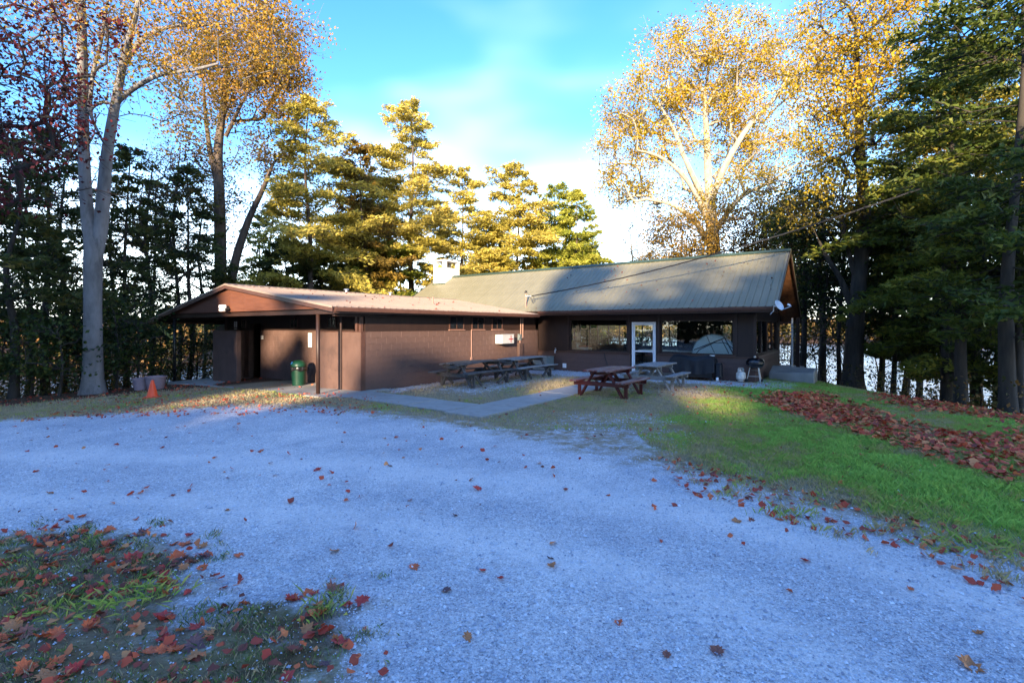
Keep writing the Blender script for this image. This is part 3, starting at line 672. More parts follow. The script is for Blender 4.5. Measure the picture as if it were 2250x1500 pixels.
# ------------------------------------------------------------------ trees
LM = {
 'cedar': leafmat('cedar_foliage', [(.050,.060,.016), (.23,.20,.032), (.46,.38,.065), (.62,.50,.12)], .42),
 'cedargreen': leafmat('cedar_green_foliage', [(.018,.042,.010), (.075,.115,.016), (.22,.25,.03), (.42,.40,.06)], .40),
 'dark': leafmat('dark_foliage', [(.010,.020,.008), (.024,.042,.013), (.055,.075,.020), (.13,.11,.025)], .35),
 'olive': leafmat('olive_foliage', [(.030,.032,.010), (.085,.065,.014), (.19,.12,.02), (.30,.19,.03)], .35),
 'gold': leafmat('gold_leaves', [(.060,.050,.008), (.20,.15,.012), (.46,.33,.018), (.42,.22,.014)], .38),
 'goldbrown': leafmat('gold_brown_leaves', [(.045,.038,.012), (.12,.078,.014), (.27,.165,.020), (.32,.15,.02)], .38),
 'orange': leafmat('orange_leaves', [(.05,.06,.012), (.16,.12,.018), (.38,.25,.026), (.46,.23,.03)], .40),
 'red': leafmat('dark_red_leaves', [(.022,.007,.008), (.055,.010,.013), (.11,.016,.018), (.075,.018,.022)], .35),
 'green': leafmat('green_leaves', [(.010,.022,.006), (.020,.042,.009), (.048,.070,.012), (.12,.11,.018)], .40),
 'deep': leafmat('deep_green_foliage', [(.018,.034,.009), (.055,.085,.014), (.13,.150,.020), (.32,.28,.035)], .35),
 'far': leafmat('far_leaves', [(.06,.07,.02), (.16,.12,.03), (.28,.14,.04), (.33,.20,.07)], .25),
 'belt': leafmat('belt_leaves', [(.020,.035,.012), (.05,.06,.018), (.11,.09,.02)], .15),
}
BK = {
 'pale': nmat('pale_bark', (.085,.08,.075), (.21,.20,.195), 3, .9, stretch=(1, 1, .35), bump=.8, bscale=14, c3=(.05,.045,.04), wear=(1.6, .56, .85)),
 'dark': nmat('dark_bark', (.022,.018,.014), (.055,.046,.038), 6, .95, stretch=(1, 1, .2), bump=1.0, bscale=16),
 'brown': nmat('brown_bark', (.05,.037,.028), (.12,.09,.07), 6, .95, stretch=(1, 1, .2), bump=1.0, bscale=16),
 'gold': nmat('light_bark', (.20,.17,.12), (.38,.33,.25), 4, .9, stretch=(1, 1, .4), bump=.6, bscale=14),
}
def frames(D):
    D = D/np.maximum(np.linalg.norm(D, axis=1, keepdims=True), 1e-9)
    up = np.where(np.abs(D[:, 2:3]) < .9, np.array([[0, 0, 1.]]), np.array([[1., 0, 0]]))
    X = np.cross(D, up); X /= np.maximum(np.linalg.norm(X, axis=1, keepdims=True), 1e-9); Y = np.cross(D, X)
    return D, X, Y
def cones(A_, B_, ra, rb, n=5):
    D, X, Y = frames(B_-A_); B2 = B_+D*(ra[:, None]*.25)
    ang = np.arange(n)*2*np.pi/n; c, s = np.cos(ang), np.sin(ang)
    ringA = A_[:, None]+ra[:, None, None]*(X[:, None]*c[None, :, None]+Y[:, None]*s[None, :, None])
    ringB = B2[:, None]+rb[:, None, None]*(X[:, None]*c[None, :, None]+Y[:, None]*s[None, :, None])
    V = np.concatenate([ringA, ringB], 1).reshape(-1, 3)
    m_ = len(A_); k = np.arange(n); f = np.stack([k, (k+1) % n, (k+1) % n+n, k+n], 1)
    return V, (np.arange(m_)[:, None, None]*2*n+f[None]).reshape(-1, 4)
def smoothline(P, n):
    P = np.array(P, float); t = np.linspace(0, len(P)-1, n); i = np.clip(t.astype(int), 0, len(P)-2); f = (t-i)[:, None]
    P0 = P[np.maximum(i-1, 0)]; P1 = P[i]; P2 = P[i+1]; P3 = P[np.minimum(i+2, len(P)-1)]
    return .5*((2*P1)+(-P0+P2)*f+(2*P0-5*P1+4*P2-P3)*f**2+(-P0+3*P1-3*P2+P3)*f**3)
def trunk_mesh(path, radii, n=12, rng=None, flare=1.5):
    Q = smoothline(path, max(16, len(path)*6)); r = np.interp(np.linspace(0, 1, len(Q)), np.linspace(0, 1, len(radii)), radii)
    T = np.gradient(Q, axis=0); D, X, Y = frames(T)
    for i in range(1, len(Q)):
        x = X[i-1]-D[i]*np.dot(D[i], X[i-1]); X[i] = x/np.linalg.norm(x); Y[i] = np.cross(D[i], X[i])
    X[0] = X[1]; Y[0] = Y[1]
    ang = np.arange(n)*2*np.pi/n
    lump = 1+.10*np.sin(3*ang[None]+np.linspace(0, 5, len(Q))[:, None])+.06*np.sin(5*ang[None]-np.linspace(0, 9, len(Q))[:, None])
    hh = Q[:, 2]-Q[0, 2]; fl = 1+(flare-1)*np.exp(-hh/.35)
    rr = r[:, None]*lump*fl[:, None]
    V = (Q[:, None]+rr[..., None]*(X[:, None]*np.cos(ang)[None, :, None]+Y[:, None]*np.sin(ang)[None, :, None])).reshape(-1, 3)
    k = np.arange(n); i = np.arange(len(Q)-1)
    f = np.stack([np.stack([i*n+a for i in i]) if 0 else (i[:, None]*n+k[None]), i[:, None]*n+(k[None]+1) % n, (i[:, None]+1)*n+(k[None]+1) % n, (i[:, None]+1)*n+k[None]], -1).reshape(-1, 4)
    return V, f
def leaf_quads(Pc, size, rng, asp=.62, upbias=.35, dirs=None):
    n_ = len(Pc); N = rng.normal(size=(n_, 3)); N[:, 2] += upbias*np.sign(rng.random(n_)-.15)*1.2
    N, X, Y = frames(N); a = rng.random(n_)*2*np.pi
    U_ = X*np.cos(a)[:, None]+Y*np.sin(a)[:, None]; W_ = np.cross(N, U_)
    s = (size*(.65+.7*rng.random(n_)))[:, None]
    V = np.stack([Pc-U_*s*.5, Pc+W_*s*asp*.5-U_*s*.05+N*s*.08, Pc+U_*s*.5, Pc-W_*s*asp*.5-U_*s*.05+N*s*.08], 1).reshape(-1, 3)
    return V, np.arange(n_*4).reshape(-1, 4)
def sprays(Pc, Dir, size, rng, asp=.42):
    n_ = len(Pc); D = Dir+rng.normal(size=(n_, 3))*.45; D, X, Y = frames(D)
    a = rng.random(n_)*2*np.pi; W_ = X*np.cos(a)[:, None]+Y*np.sin(a)[:, None]
    s = (size*(.55+.9*rng.random(n_)))[:, None]
    V = np.stack([Pc-D*s*.5+W_*s*asp*.5, Pc+D*s*.6, Pc-D*s*.5-W_*s*asp*.5], 1).reshape(-1, 3)
    return V, np.arange(n_*3).reshape(-1, 3)

def grow(trunk_nodes, clusters, rng, zmin, axis_xy, up=.14):
    P = [np.array(p) for p in trunk_nodes]; par = [-1]+list(range(len(P)-1))
    order = np.argsort(np.hypot(clusters[:, 0]-axis_xy[0], clusters[:, 1]-axis_xy[1])+.15*clusters[:, 2])
    tips = np.zeros(len(clusters), int); arr = np.array(P)
    for ci in order:
        c = clusters[ci]; d = np.linalg.norm(arr-c, axis=1)
        cost = d+1.1*np.maximum(0, arr[:, 2]-c[2]+.35*d)+5*(arr[:, 2] < zmin)
        j = int(np.argmin(cost)); p = arr[j]; dist = d[j]; k = max(2, int(dist/.55)); k = min(k, 9)
        ctrl = (p+c)/2+np.array([0, 0, up*dist])+rng.normal(size=3)*.09*dist
        new = []; prev = j
        for s in range(1, k+1):
            t = s/k; q = (1-t)**2*p+2*t*(1-t)*ctrl+t*t*c+(rng.normal(size=3)*.03*dist if s < k else 0)
            P.append(q); par.append(prev); prev = len(P)-1; new.append(q)
        arr = np.vstack([arr, new]); tips[ci] = prev
    P = np.array(P); par = np.array(par); w = np.zeros(len(P)); w[tips] += 1
    for i in range(len(P)-1, 0, -1): w[par[i]] += w[i]
    return P, par, w, tips
def ellips(rng, n, c, r, shell=.35):
    d = rng.normal(size=(n, 3)); d /= np.linalg.norm(d, axis=1, keepdims=True)
    return np.array(c)+d*np.array(r)*((shell+(1-shell)*rng.random(n)**.6))[:, None]
def broad(name, label, base, top_path, radii, crowns, ncl, per, lsize, leaf, bark, seed, sig=.42, zmin=None, twig=4, tintf=None, limbs=None, rlimb=.06, cat='tree', group=None, drop=0):
    """broadleaf tree: trunk path, crown ellipsoids (centre, radii, weight), clusters joined by branches"""
    rng = np.random.default_rng(seed); root = tag(empty(name, base), label, cat, group)
    b0 = np.array(base)
    tp = [np.array(p, float) for p in top_path]; tn = smoothline(tp, max(10, int(sum(np.linalg.norm(tp[i+1]-tp[i]) for i in range(len(tp)-1))/.6)))
    V, Fc = trunk_mesh(tp, radii); Vs = [V]; Fs = [Fc]; off = len(V)
    extra_nodes = []; 
    for lb in (limbs or []):
        pth, rr = lb; v2, f2 = trunk_mesh(pth, rr, 9, flare=1.0); Vs.append(v2); Fs.append(f2+off); off += len(v2); extra_nodes.append(smoothline(pth, max(6, int(len(pth)*5))))
    wts = np.array([c[2] for c in crowns], float); cnt = np.maximum(1, (wts/wts.sum()*ncl).astype(int))
    cl = np.vstack([ellips(rng, k, c[0], c[1]) for k, c in zip(cnt, crowns)])
    nodes = np.vstack([tn]+extra_nodes) if extra_nodes else tn
    P, par, w, tips = grow(nodes, cl, rng, zmin if zmin is not None else tp[0][2]+2, (tp[0][0], tp[0][1]))
    nn = len(nodes); e = np.arange(nn, len(P)); rad = np.minimum(rlimb*np.sqrt(w/ max(1, w[e].max()))*1.25+.006, rlimb)
    v2, f2 = cones(P[par[e]], P[e], np.maximum(rad[e], .008), np.maximum(rad[e]*.86, .006), 5); Vs.append(v2); Fs.append(f2+off); off += len(v2)
    n_l = (per*rng.uniform(.5, 1.5, len(cl))).astype(int)
    cen = np.repeat(P[tips], n_l, 0); Lp = cen+rng.normal(size=(len(cen), 3))*np.array([sig, sig, sig*.8])
    if twig:
        src = np.repeat(np.arange(len(cl)), twig); A_ = P[tips][src]; B2 = A_+rng.normal(size=(len(src), 3))*sig*1.3
        v2, f2 = cones(A_, B2, np.full(len(src), .010), np.full(len(src), .004), 3); 
        f2 = f2; Vs.append(v2); Fs.append(f2+off); off += len(v2)
    Vt = np.vstack(Vs)-b0; Ft = np.vstack(Fs)
    link('trunk', np_mesh('trunk', Vt, Ft, BK[bark], smooth=True), root)
    Lp = Lp-b0; v3, f3 = leaf_quads(Lp, lsize, rng)
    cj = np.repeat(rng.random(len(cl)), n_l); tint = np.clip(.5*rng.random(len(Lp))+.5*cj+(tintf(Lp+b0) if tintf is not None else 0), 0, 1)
    link('crown', np_mesh('crown', v3, f3, LM[leaf], tint), root)
    return root
def conifer(name, label, base, hgt, rad, leaf, bark, seed, z0=.12, dens=1.0, spray=.22, lean=(0, 0), r0=.16, prof=1.0, gap=.25, droop=.12, tb=0.0, ragged=.35, stems=1, cat='tree', group=None, flat=.16, maxn=46000):
    rng = np.random.default_rng(seed); root = tag(empty(name, base), label, cat, group); b0 = np.array(base, float)
    path = [b0+np.array([lean[0]*t, lean[1]*t, hgt*t])+np.array([*(rng.normal(size=2)*.10*(t > 0)), 0]) for t in (0, .25, .5, .75, 1)]
    V, Fc = trunk_mesh(path, [r0, r0*.8, r0*.55, r0*.3, .02], 9, flare=1.35); Vs = [V]; Fs = [Fc]; off = len(V)
    T = smoothline(path, 60)
    nb_ = int(hgt*4.6*(.55+.45*dens)+6); A_, B_, Lp, Ld, tt = [], [], [], [], []
    tops = [rng.random()*6.28 for _ in range(3)]
    for k in range(nb_):
        t = z0+(1-z0)*(((k+rng.random())/nb_)**.92); az = k*2.4+rng.normal()*.5
        if rng.random() < gap*(1-t)*1.1: continue
        R_ = rad*min(1, ((1-t)/(.50*prof))**.62+.04)*min(1, (t-z0+.12)/.22)*rng.uniform(1-ragged*1.1, 1.18)*(1+.22*math.sin(az+tops[0])+.15*math.sin(2*az+t*7+tops[1]))
        R_ = max(R_, .30); p = T[min(59, int(t*59))]; d = np.array([math.cos(az), math.sin(az), 0.0]); side = np.array([-d[1], d[0], 0])
        rise = (.02+.62*max(0, t-.30)+rng.normal()*.10)*min(1, 2.6/R_+.35); cv = rng.normal()*.16; bt = rng.random()
        Q = lambda f: p+d*R_*f+side*R_*cv*f*f+np.array([0, 0, R_*(rise*f-droop*f*f+.05*math.sin(6*f+k))])
        ns = max(3, int(R_/.5)); q0 = p
        for s in range(1, ns+1): q = Q(s/ns); A_.append(q0); B_.append(q); q0 = q
        nbl = max(4, int(R_*3.4*(.5+.5*dens)))
        for j in range(nbl):
            f = .20+.80*((j+rng.random())/nbl); sg = 1 if (j % 2) else -1; q = Q(f)
            Lb = (.16+.52*R_*(1.06-f)**.8*rng.uniform(.5, 1.15))*(.6 if f > .93 else 1)
            bd = d*(.62+.3*f)+side*sg*(1.0 if f < .93 else .25)+np.array([0, 0, rng.normal()*.16+.06]); bd = bd/np.linalg.norm(bd)
            e_ = q+bd*Lb; A_.append(q); B_.append(e_+np.array([0, 0, -.10*Lb]))
            m_ = int((14+46*Lb)*(.55+.45*dens)*rng.uniform(.6, 1.3)); u_ = rng.random((m_, 1))**.75
            P_ = q+bd*Lb*u_*1.05+rng.normal(size=(m_, 3))*np.array([.085, .085, flat*.42])*(1+.5*Lb)+np.array([0, 0, -.10])*Lb*u_**2
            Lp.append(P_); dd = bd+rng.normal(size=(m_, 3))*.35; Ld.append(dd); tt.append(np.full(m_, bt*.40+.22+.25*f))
    A_ = np.array(A_); B_ = np.array(B_); rr = np.clip(np.linalg.norm(B_-A_, axis=1)*.02, .006, .02)*np.clip(hgt/10, .6, 1.3)
    v2, f2 = cones(A_, B_, rr, rr*.6, 4); Vs.append(v2); Fs.append(f2+off)
    link('trunk', np_mesh('trunk', np.vstack(Vs)-b0, np.vstack(Fs), BK[bark], smooth=True), root)
    Lp = np.vstack(Lp); Ld = np.vstack(Ld); tt = np.concatenate(tt)
    if len(Lp) > maxn:
        s = rng.permutation(len(Lp))[:maxn]; Lp, Ld, tt = Lp[s], Ld[s], tt[s]
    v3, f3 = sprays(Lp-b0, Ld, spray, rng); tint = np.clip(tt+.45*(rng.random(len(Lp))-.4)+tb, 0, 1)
    link('crown', np_mesh('crown', v3, f3, LM[leaf], tint), root)
    return root
def P3(px, py, Y): return np.array([X_at(px, Y), Y, Z_at(py, Y)])
def bs(px, Y): x = X_at(px, Y); return (x, Y, hz_(x, Y)-.08)

# --- left of the wing
Y = 16.2; b = bs(205, Y); T0 = np.array(b)
fork = P3(210, 515, Y)
broad('forked_tree', 'tall pale-barked tree forking low into two trunks, left of the carport', b,
      [T0, P3(205, 700, Y), P3(206, 590, Y), P3(206, 530, Y), P3(193, 470, Y), P3(184, 330, Y), P3(181, 180, Y), P3(178, 40, Y), P3(172, -140, Y), P3(160, -300, Y)],
      [.27, .25, .245, .24, .175, .16, .15, .13, .10, .05],
      [((*P3(300, 20, Y)[:2], P3(300, 20, Y)[2]), (3.0, 2.6, 2.6), 3), (tuple(P3(470, 60, Y)), (3.2, 2.2, 1.9), 3), (tuple(P3(140, -20, Y)), (2.2, 2.4, 2.6), 1.6), (tuple(P3(330, 190, Y)), (2.6, 2.2, 1.3), 1.3), (tuple(P3(600, 30, Y+1)), (1.8, 2, 1.3), 1)],
      240, 62, .10, 'orange', 'pale', 21, sig=.32, zmin=6.5, rlimb=.028,
      limbs=[([P3(212, 560, Y), P3(222, 500, Y), P3(228, 440, Y-.1), P3(236, 340, Y-.1), P3(252, 235, Y-.1), P3(272, 130, Y), P3(300, 20, Y), P3(330, -120, Y)], [.20, .195, .18, .16, .14, .11, .08, .05]),
             ([P3(256, 225, Y-.1), P3(300, 190, Y-.4), P3(350, 165, Y-.6), P3(420, 155, Y-.8), P3(480, 140, Y-1)], [.085, .075, .065, .05, .03]),
             ([P3(268, 150, Y), P3(310, 90, Y+.2), P3(370, 60, Y+.3), P3(450, 55, Y+.5), P3(530, 50, Y+.6)], [.09, .08, .065, .045, .02]),
             ([P3(196, 250, Y), P3(205, 160, Y+.2), P3(222, 90, Y+.3), P3(240, -20, Y+.3)], [.07, .06, .05, .03]),
             ([P3(236, 330, Y), P3(200, 250, Y), P3(225, 225, Y), P3(250, 232, Y-.1)], [.03, .05, .05, .05])],
      tintf=lambda p: np.clip((p[:, 2]-9)/8, -.3, .3))  # leaf tint brighter up high, imitating the sunlit top
Y = 12.5; b = bs(-70, Y)
broad('red_maple', 'maple with dark red leaves reaching in at the far left', b,
      [np.array(b), P3(-60, 500, Y), P3(-45, 250, Y), P3(-30, 60, Y), P3(-20, -150, Y)], [.20, .17, .14, .10, .03],
      [(tuple(P3(30, 180, Y)), (2.1, 2.2, 2.2), 3), (tuple(P3(110, 250, Y)), (1.3, 1.6, 1.3), 1.4), (tuple(P3(60, 60, Y)), (2.0, 2.2, 1.6), 2), (tuple(P3(40, 400, Y)), (1.6, 1.8, .7), .8)],
      160, 30, .115, 'red', 'dark', 5, sig=.30, zmin=4.0, rlimb=.06)
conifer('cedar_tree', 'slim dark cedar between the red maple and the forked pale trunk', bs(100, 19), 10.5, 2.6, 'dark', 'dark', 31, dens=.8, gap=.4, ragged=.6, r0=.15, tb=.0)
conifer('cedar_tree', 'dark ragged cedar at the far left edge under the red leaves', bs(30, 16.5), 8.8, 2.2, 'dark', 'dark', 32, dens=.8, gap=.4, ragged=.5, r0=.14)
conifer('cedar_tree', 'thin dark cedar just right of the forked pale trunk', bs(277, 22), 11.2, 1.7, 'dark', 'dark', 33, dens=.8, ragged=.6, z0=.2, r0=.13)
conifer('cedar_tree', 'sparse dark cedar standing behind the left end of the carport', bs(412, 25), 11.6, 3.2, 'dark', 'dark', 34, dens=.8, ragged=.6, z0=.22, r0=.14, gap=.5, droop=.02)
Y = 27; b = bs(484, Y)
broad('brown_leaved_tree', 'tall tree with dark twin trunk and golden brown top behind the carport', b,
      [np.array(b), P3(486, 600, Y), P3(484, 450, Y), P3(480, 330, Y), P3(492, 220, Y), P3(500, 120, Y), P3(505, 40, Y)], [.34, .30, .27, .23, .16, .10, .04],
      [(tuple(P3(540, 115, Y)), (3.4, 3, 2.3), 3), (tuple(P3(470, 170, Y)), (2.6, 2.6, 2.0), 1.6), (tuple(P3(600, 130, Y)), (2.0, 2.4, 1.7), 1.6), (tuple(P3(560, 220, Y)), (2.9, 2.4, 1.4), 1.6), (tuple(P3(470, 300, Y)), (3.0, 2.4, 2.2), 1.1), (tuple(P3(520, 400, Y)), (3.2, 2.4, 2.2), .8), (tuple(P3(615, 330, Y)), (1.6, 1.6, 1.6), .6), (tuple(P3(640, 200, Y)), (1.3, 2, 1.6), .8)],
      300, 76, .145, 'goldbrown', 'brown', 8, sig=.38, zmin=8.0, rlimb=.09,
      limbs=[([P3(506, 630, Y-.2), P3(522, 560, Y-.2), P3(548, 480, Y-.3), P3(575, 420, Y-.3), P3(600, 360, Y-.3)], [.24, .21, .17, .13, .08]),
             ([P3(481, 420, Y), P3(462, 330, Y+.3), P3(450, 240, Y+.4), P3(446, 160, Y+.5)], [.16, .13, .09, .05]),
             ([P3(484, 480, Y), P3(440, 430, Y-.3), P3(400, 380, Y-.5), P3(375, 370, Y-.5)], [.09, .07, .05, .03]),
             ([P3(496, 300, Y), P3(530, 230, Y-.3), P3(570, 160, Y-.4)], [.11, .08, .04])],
      tintf=lambda p: np.clip((p[:, 2]-13)/8, -.45, .25))  # shade below the sunlit top is put into the leaf tint
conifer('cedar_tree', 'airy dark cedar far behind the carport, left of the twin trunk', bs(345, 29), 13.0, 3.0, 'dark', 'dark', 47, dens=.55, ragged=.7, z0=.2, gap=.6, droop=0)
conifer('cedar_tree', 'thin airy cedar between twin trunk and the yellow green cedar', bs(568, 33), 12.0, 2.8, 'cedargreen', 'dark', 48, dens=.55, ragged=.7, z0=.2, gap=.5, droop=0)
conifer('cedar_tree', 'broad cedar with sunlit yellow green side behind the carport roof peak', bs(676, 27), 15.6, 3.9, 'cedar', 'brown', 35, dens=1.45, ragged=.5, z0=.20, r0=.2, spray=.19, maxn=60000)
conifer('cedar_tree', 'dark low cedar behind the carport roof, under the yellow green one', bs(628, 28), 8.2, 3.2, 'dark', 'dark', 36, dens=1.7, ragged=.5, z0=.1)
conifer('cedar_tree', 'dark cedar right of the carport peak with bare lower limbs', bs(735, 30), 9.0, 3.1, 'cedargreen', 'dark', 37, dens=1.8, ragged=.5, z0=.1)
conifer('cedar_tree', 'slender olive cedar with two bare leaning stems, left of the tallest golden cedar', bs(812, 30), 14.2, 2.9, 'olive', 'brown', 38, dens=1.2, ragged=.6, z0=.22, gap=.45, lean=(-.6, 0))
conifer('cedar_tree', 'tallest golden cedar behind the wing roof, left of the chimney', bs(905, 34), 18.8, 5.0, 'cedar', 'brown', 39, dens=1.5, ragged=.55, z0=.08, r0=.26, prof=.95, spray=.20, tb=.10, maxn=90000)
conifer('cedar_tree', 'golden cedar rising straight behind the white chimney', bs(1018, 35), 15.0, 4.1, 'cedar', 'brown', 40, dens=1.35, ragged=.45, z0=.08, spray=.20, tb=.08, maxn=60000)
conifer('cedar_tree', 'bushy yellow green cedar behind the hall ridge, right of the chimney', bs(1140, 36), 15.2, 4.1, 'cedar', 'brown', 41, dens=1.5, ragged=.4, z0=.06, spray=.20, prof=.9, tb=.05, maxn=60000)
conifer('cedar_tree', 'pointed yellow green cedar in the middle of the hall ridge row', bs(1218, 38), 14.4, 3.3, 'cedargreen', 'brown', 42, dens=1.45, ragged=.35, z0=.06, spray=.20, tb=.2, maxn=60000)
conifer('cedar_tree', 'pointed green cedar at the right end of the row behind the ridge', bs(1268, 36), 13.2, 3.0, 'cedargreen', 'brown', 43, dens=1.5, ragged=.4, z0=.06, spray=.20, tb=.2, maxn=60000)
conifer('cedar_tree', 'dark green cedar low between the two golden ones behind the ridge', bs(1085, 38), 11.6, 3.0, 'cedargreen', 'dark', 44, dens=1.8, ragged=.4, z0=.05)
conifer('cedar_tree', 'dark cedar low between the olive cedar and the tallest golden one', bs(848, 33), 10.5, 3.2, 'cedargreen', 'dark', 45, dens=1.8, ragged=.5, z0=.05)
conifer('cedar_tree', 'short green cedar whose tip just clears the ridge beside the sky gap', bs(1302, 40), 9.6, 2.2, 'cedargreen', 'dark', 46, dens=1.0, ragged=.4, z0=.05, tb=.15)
Y = 62; b = bs(1388, Y)
broad('bare_tree', 'small thin leafless tree far off in the bright sky gap above the ridge', b, [np.array(b), P3(1390, 600, Y), P3(1387, 540, Y), P3(1384, 500, Y)], [.16, .13, .08, .03],
      [(tuple(P3(1386, 525, Y)), (1.9, 1.6, 2.4), 1)], 26, 10, .22, 'goldbrown', 'gold', 9, sig=.35, zmin=6, rlimb=.05)
# --- behind the hall
Y = 37; b = bs(1566, Y)
broad('golden_tree', 'huge spreading tree with golden leaves and sunlit limbs behind the hall roof', b,
      [np.array(b), P3(1568, 640, Y), P3(1566, 540, Y), P3(1562, 470, Y), P3(1556, 390, Y), P3(1553, 300, Y), P3(1549, 225, Y), P3(1560, 130, Y)], [.62, .56, .50, .40, .28, .22, .15, .05],
      [(tuple(P3(1590, 130, Y)), (4.6, 4, 3.6), 3.2), (tuple(P3(1480, 150, Y)), (3.4, 3.6, 3.2), 2.2), (tuple(P3(1420, 240, Y)), (3.3, 3.4, 2.8), 2.0), (tuple(P3(1390, 330, Y)), (2.9, 3.2, 2.6), 1.7),
       (tuple(P3(1370, 410, Y)), (2.3, 2.4, 1.3), .8), (tuple(P3(1660, 230, Y)), (3.6, 3.4, 3.3), 2.2), (tuple(P3(1745, 120, Y)), (2.6, 2.6, 3.1), 1.3), (tuple(P3(1690, 340, Y)), (4.0, 3.6, 2.6), 2.0), (tuple(P3(1570, 300, Y+1)), (4.0, 3, 3.6), 1.6), (tuple(P3(1500, 450, Y)), (3.2, 3.2, 1.8), .8), (tuple(P3(1640, 430, Y)), (3.4, 3.2, 1.8), 1.0)],
      640, 84, .17, 'gold', 'gold', 12, sig=.44, zmin=7.0, rlimb=.13,
      limbs=[([P3(1562, 470, Y), P3(1535, 415, Y-.5), P3(1505, 350, Y-1), P3(1480, 285, Y-1.2), P3(1440, 215, Y-1.5)], [.26, .22, .18, .13, .05]),
             ([P3(1566, 510, Y), P3(1535, 440, Y-1), P3(1500, 385, Y-1.5), P3(1450, 345, Y-2), P3(1400, 330, Y-2.2)], [.24, .20, .16, .11, .05]),
             ([P3(1566, 555, Y), P3(1530, 490, Y-1), P3(1480, 452, Y-1.5), P3(1425, 438, Y-1.8), P3(1392, 440, Y-2), P3(1370, 400, Y-2)], [.22, .19, .15, .11, .08, .04]),
             ([P3(1562, 440, Y), P3(1590, 370, Y-.8), P3(1640, 285, Y-1.2), P3(1700, 220, Y-1.2), P3(1770, 130, Y-1)], [.28, .24, .19, .13, .05]),
             ([P3(1566, 520, Y), P3(1620, 440, Y-.6), P3(1690, 400, Y-.8), P3(1760, 355, Y-.8)], [.22, .17, .12, .05]),
             ([P3(1552, 232, Y), P3(1530, 160, Y), P3(1490, 90, Y)], [.13, .09, .04]), ([P3(1552, 235, Y), P3(1578, 180, Y-.3), P3(1600, 100, Y-.3)], [.13, .09, .04])],
      tintf=lambda p: np.clip((p[:, 2]-13)/12, -.45, .15))  # lower leaves tinted darker for the crown's own shadow
for i, (px, Y_, top, sp, sd_, lab) in enumerate([(1500, 34, 455, 'goldbrown', 51, 'low brown leaved tree left of the huge golden trunk, above the ridge'),
                                (1640, 33.5, 440, 'goldbrown', 52, 'low brown leaved tree right of the huge golden trunk, above the ridge'),
                                (1745, 33, 430, 'olive', 53, 'olive brown tree showing over the right end of the hall roof'),
                                (1430, 52, 545, 'goldbrown', 54, 'short brown leaved tree whose top edges the bright sky gap')]):
    b = bs(px, Y_); h_ = Z_at(top, Y_)
    broad('brown_leaved_tree', lab, b, [np.array(b), P3(px+4, 690, Y_), P3(px-6, 620, Y_), P3(px, (top+560)/2, Y_)], [.16, .14, .10, .04],
          [((X_at(px, Y_), Y_, h_-2.2), (2.8, 2.6, 2.2), 1), ((X_at(px+20, Y_), Y_, h_-5), (2.6, 2.6, 2.4), .8)], 160, 70, .15, sp, 'dark', sd_, sig=.46, zmin=2.5)
# --- right of the hall
Y = 19.5; b = bs(1872, Y)
broad('golden_tree', 'tall dark-trunked tree with golden top between hall end and dark cedars', b,
      [np.array(b), P3(1878, 720, Y), P3(1888, 600, Y), P3(1898, 480, Y), P3(1890, 330, Y), P3(1885, 180, Y), P3(1880, 40, Y)], [.34, .29, .26, .23, .17, .11, .04],
      [(tuple(P3(1885, 60, Y)), (2.1, 2.2, 2.2), 2.6), (tuple(P3(1850, 170, Y)), (1.9, 2.2, 2.0), 2.2), (tuple(P3(1900, 280, Y)), (2.2, 2.2, 1.9), 1.7), (tuple(P3(1830, 300, Y)), (1.5, 2, 1.3), 1.0), (tuple(P3(1820, 430, Y)), (1.9, 2.0, 1.6), 1.5), (tuple(P3(1960, 60, Y)), (1.6, 2, 1.8), 1.0)],
      260, 84, .115, 'gold', 'dark', 14, sig=.32, zmin=4.6, rlimb=.07,
      limbs=[([P3(1896, 560, Y), P3(1930, 520, Y), P3(1955, 450, Y), P3(1960, 380, Y)], [.14, .12, .09, .04]),
             ([P3(1880, 700, Y), P3(1850, 620, Y), P3(1820, 570, Y), P3(1800, 530, Y)], [.13, .10, .08, .04]),
             ([P3(1890, 640, Y), P3(1866, 560, Y), P3(1850, 480, Y), P3(1852, 420, Y)], [.11, .09, .07, .03])],
      tintf=lambda p: np.clip((p[:, 2]-8.5)/8, -.45, .2))  # leaf colour darkens downward to imitate the shaded lower crown
b = bs(1805, 23)
broad('green_tree', 'leafy green and yellow tree close beside the open gable end of the hall', b, [np.array(b), P3(1808, 700, 23), P3(1800, 600, 23), P3(1806, 520, 23)], [.15, .13, .1, .04],
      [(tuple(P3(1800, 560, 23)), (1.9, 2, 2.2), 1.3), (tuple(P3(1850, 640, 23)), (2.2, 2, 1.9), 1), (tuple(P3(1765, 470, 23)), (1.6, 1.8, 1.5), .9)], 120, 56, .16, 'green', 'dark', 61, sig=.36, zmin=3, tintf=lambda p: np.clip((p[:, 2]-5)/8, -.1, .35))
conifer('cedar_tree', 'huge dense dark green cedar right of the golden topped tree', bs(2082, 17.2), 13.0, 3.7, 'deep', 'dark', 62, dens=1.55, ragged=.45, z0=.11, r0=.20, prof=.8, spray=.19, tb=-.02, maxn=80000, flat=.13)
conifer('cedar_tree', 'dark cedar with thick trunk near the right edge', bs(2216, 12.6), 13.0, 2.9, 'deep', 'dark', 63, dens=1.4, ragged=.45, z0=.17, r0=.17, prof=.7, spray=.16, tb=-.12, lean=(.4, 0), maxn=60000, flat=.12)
conifer('cedar_tree', 'tall cedar behind the huge dark one, its crown catching light', bs(2150, 21), 16.0, 3.6, 'cedar', 'dark', 64, dens=1.6, ragged=.5, z0=.25, r0=.22, prof=.7, spray=.22, tb=-.15)
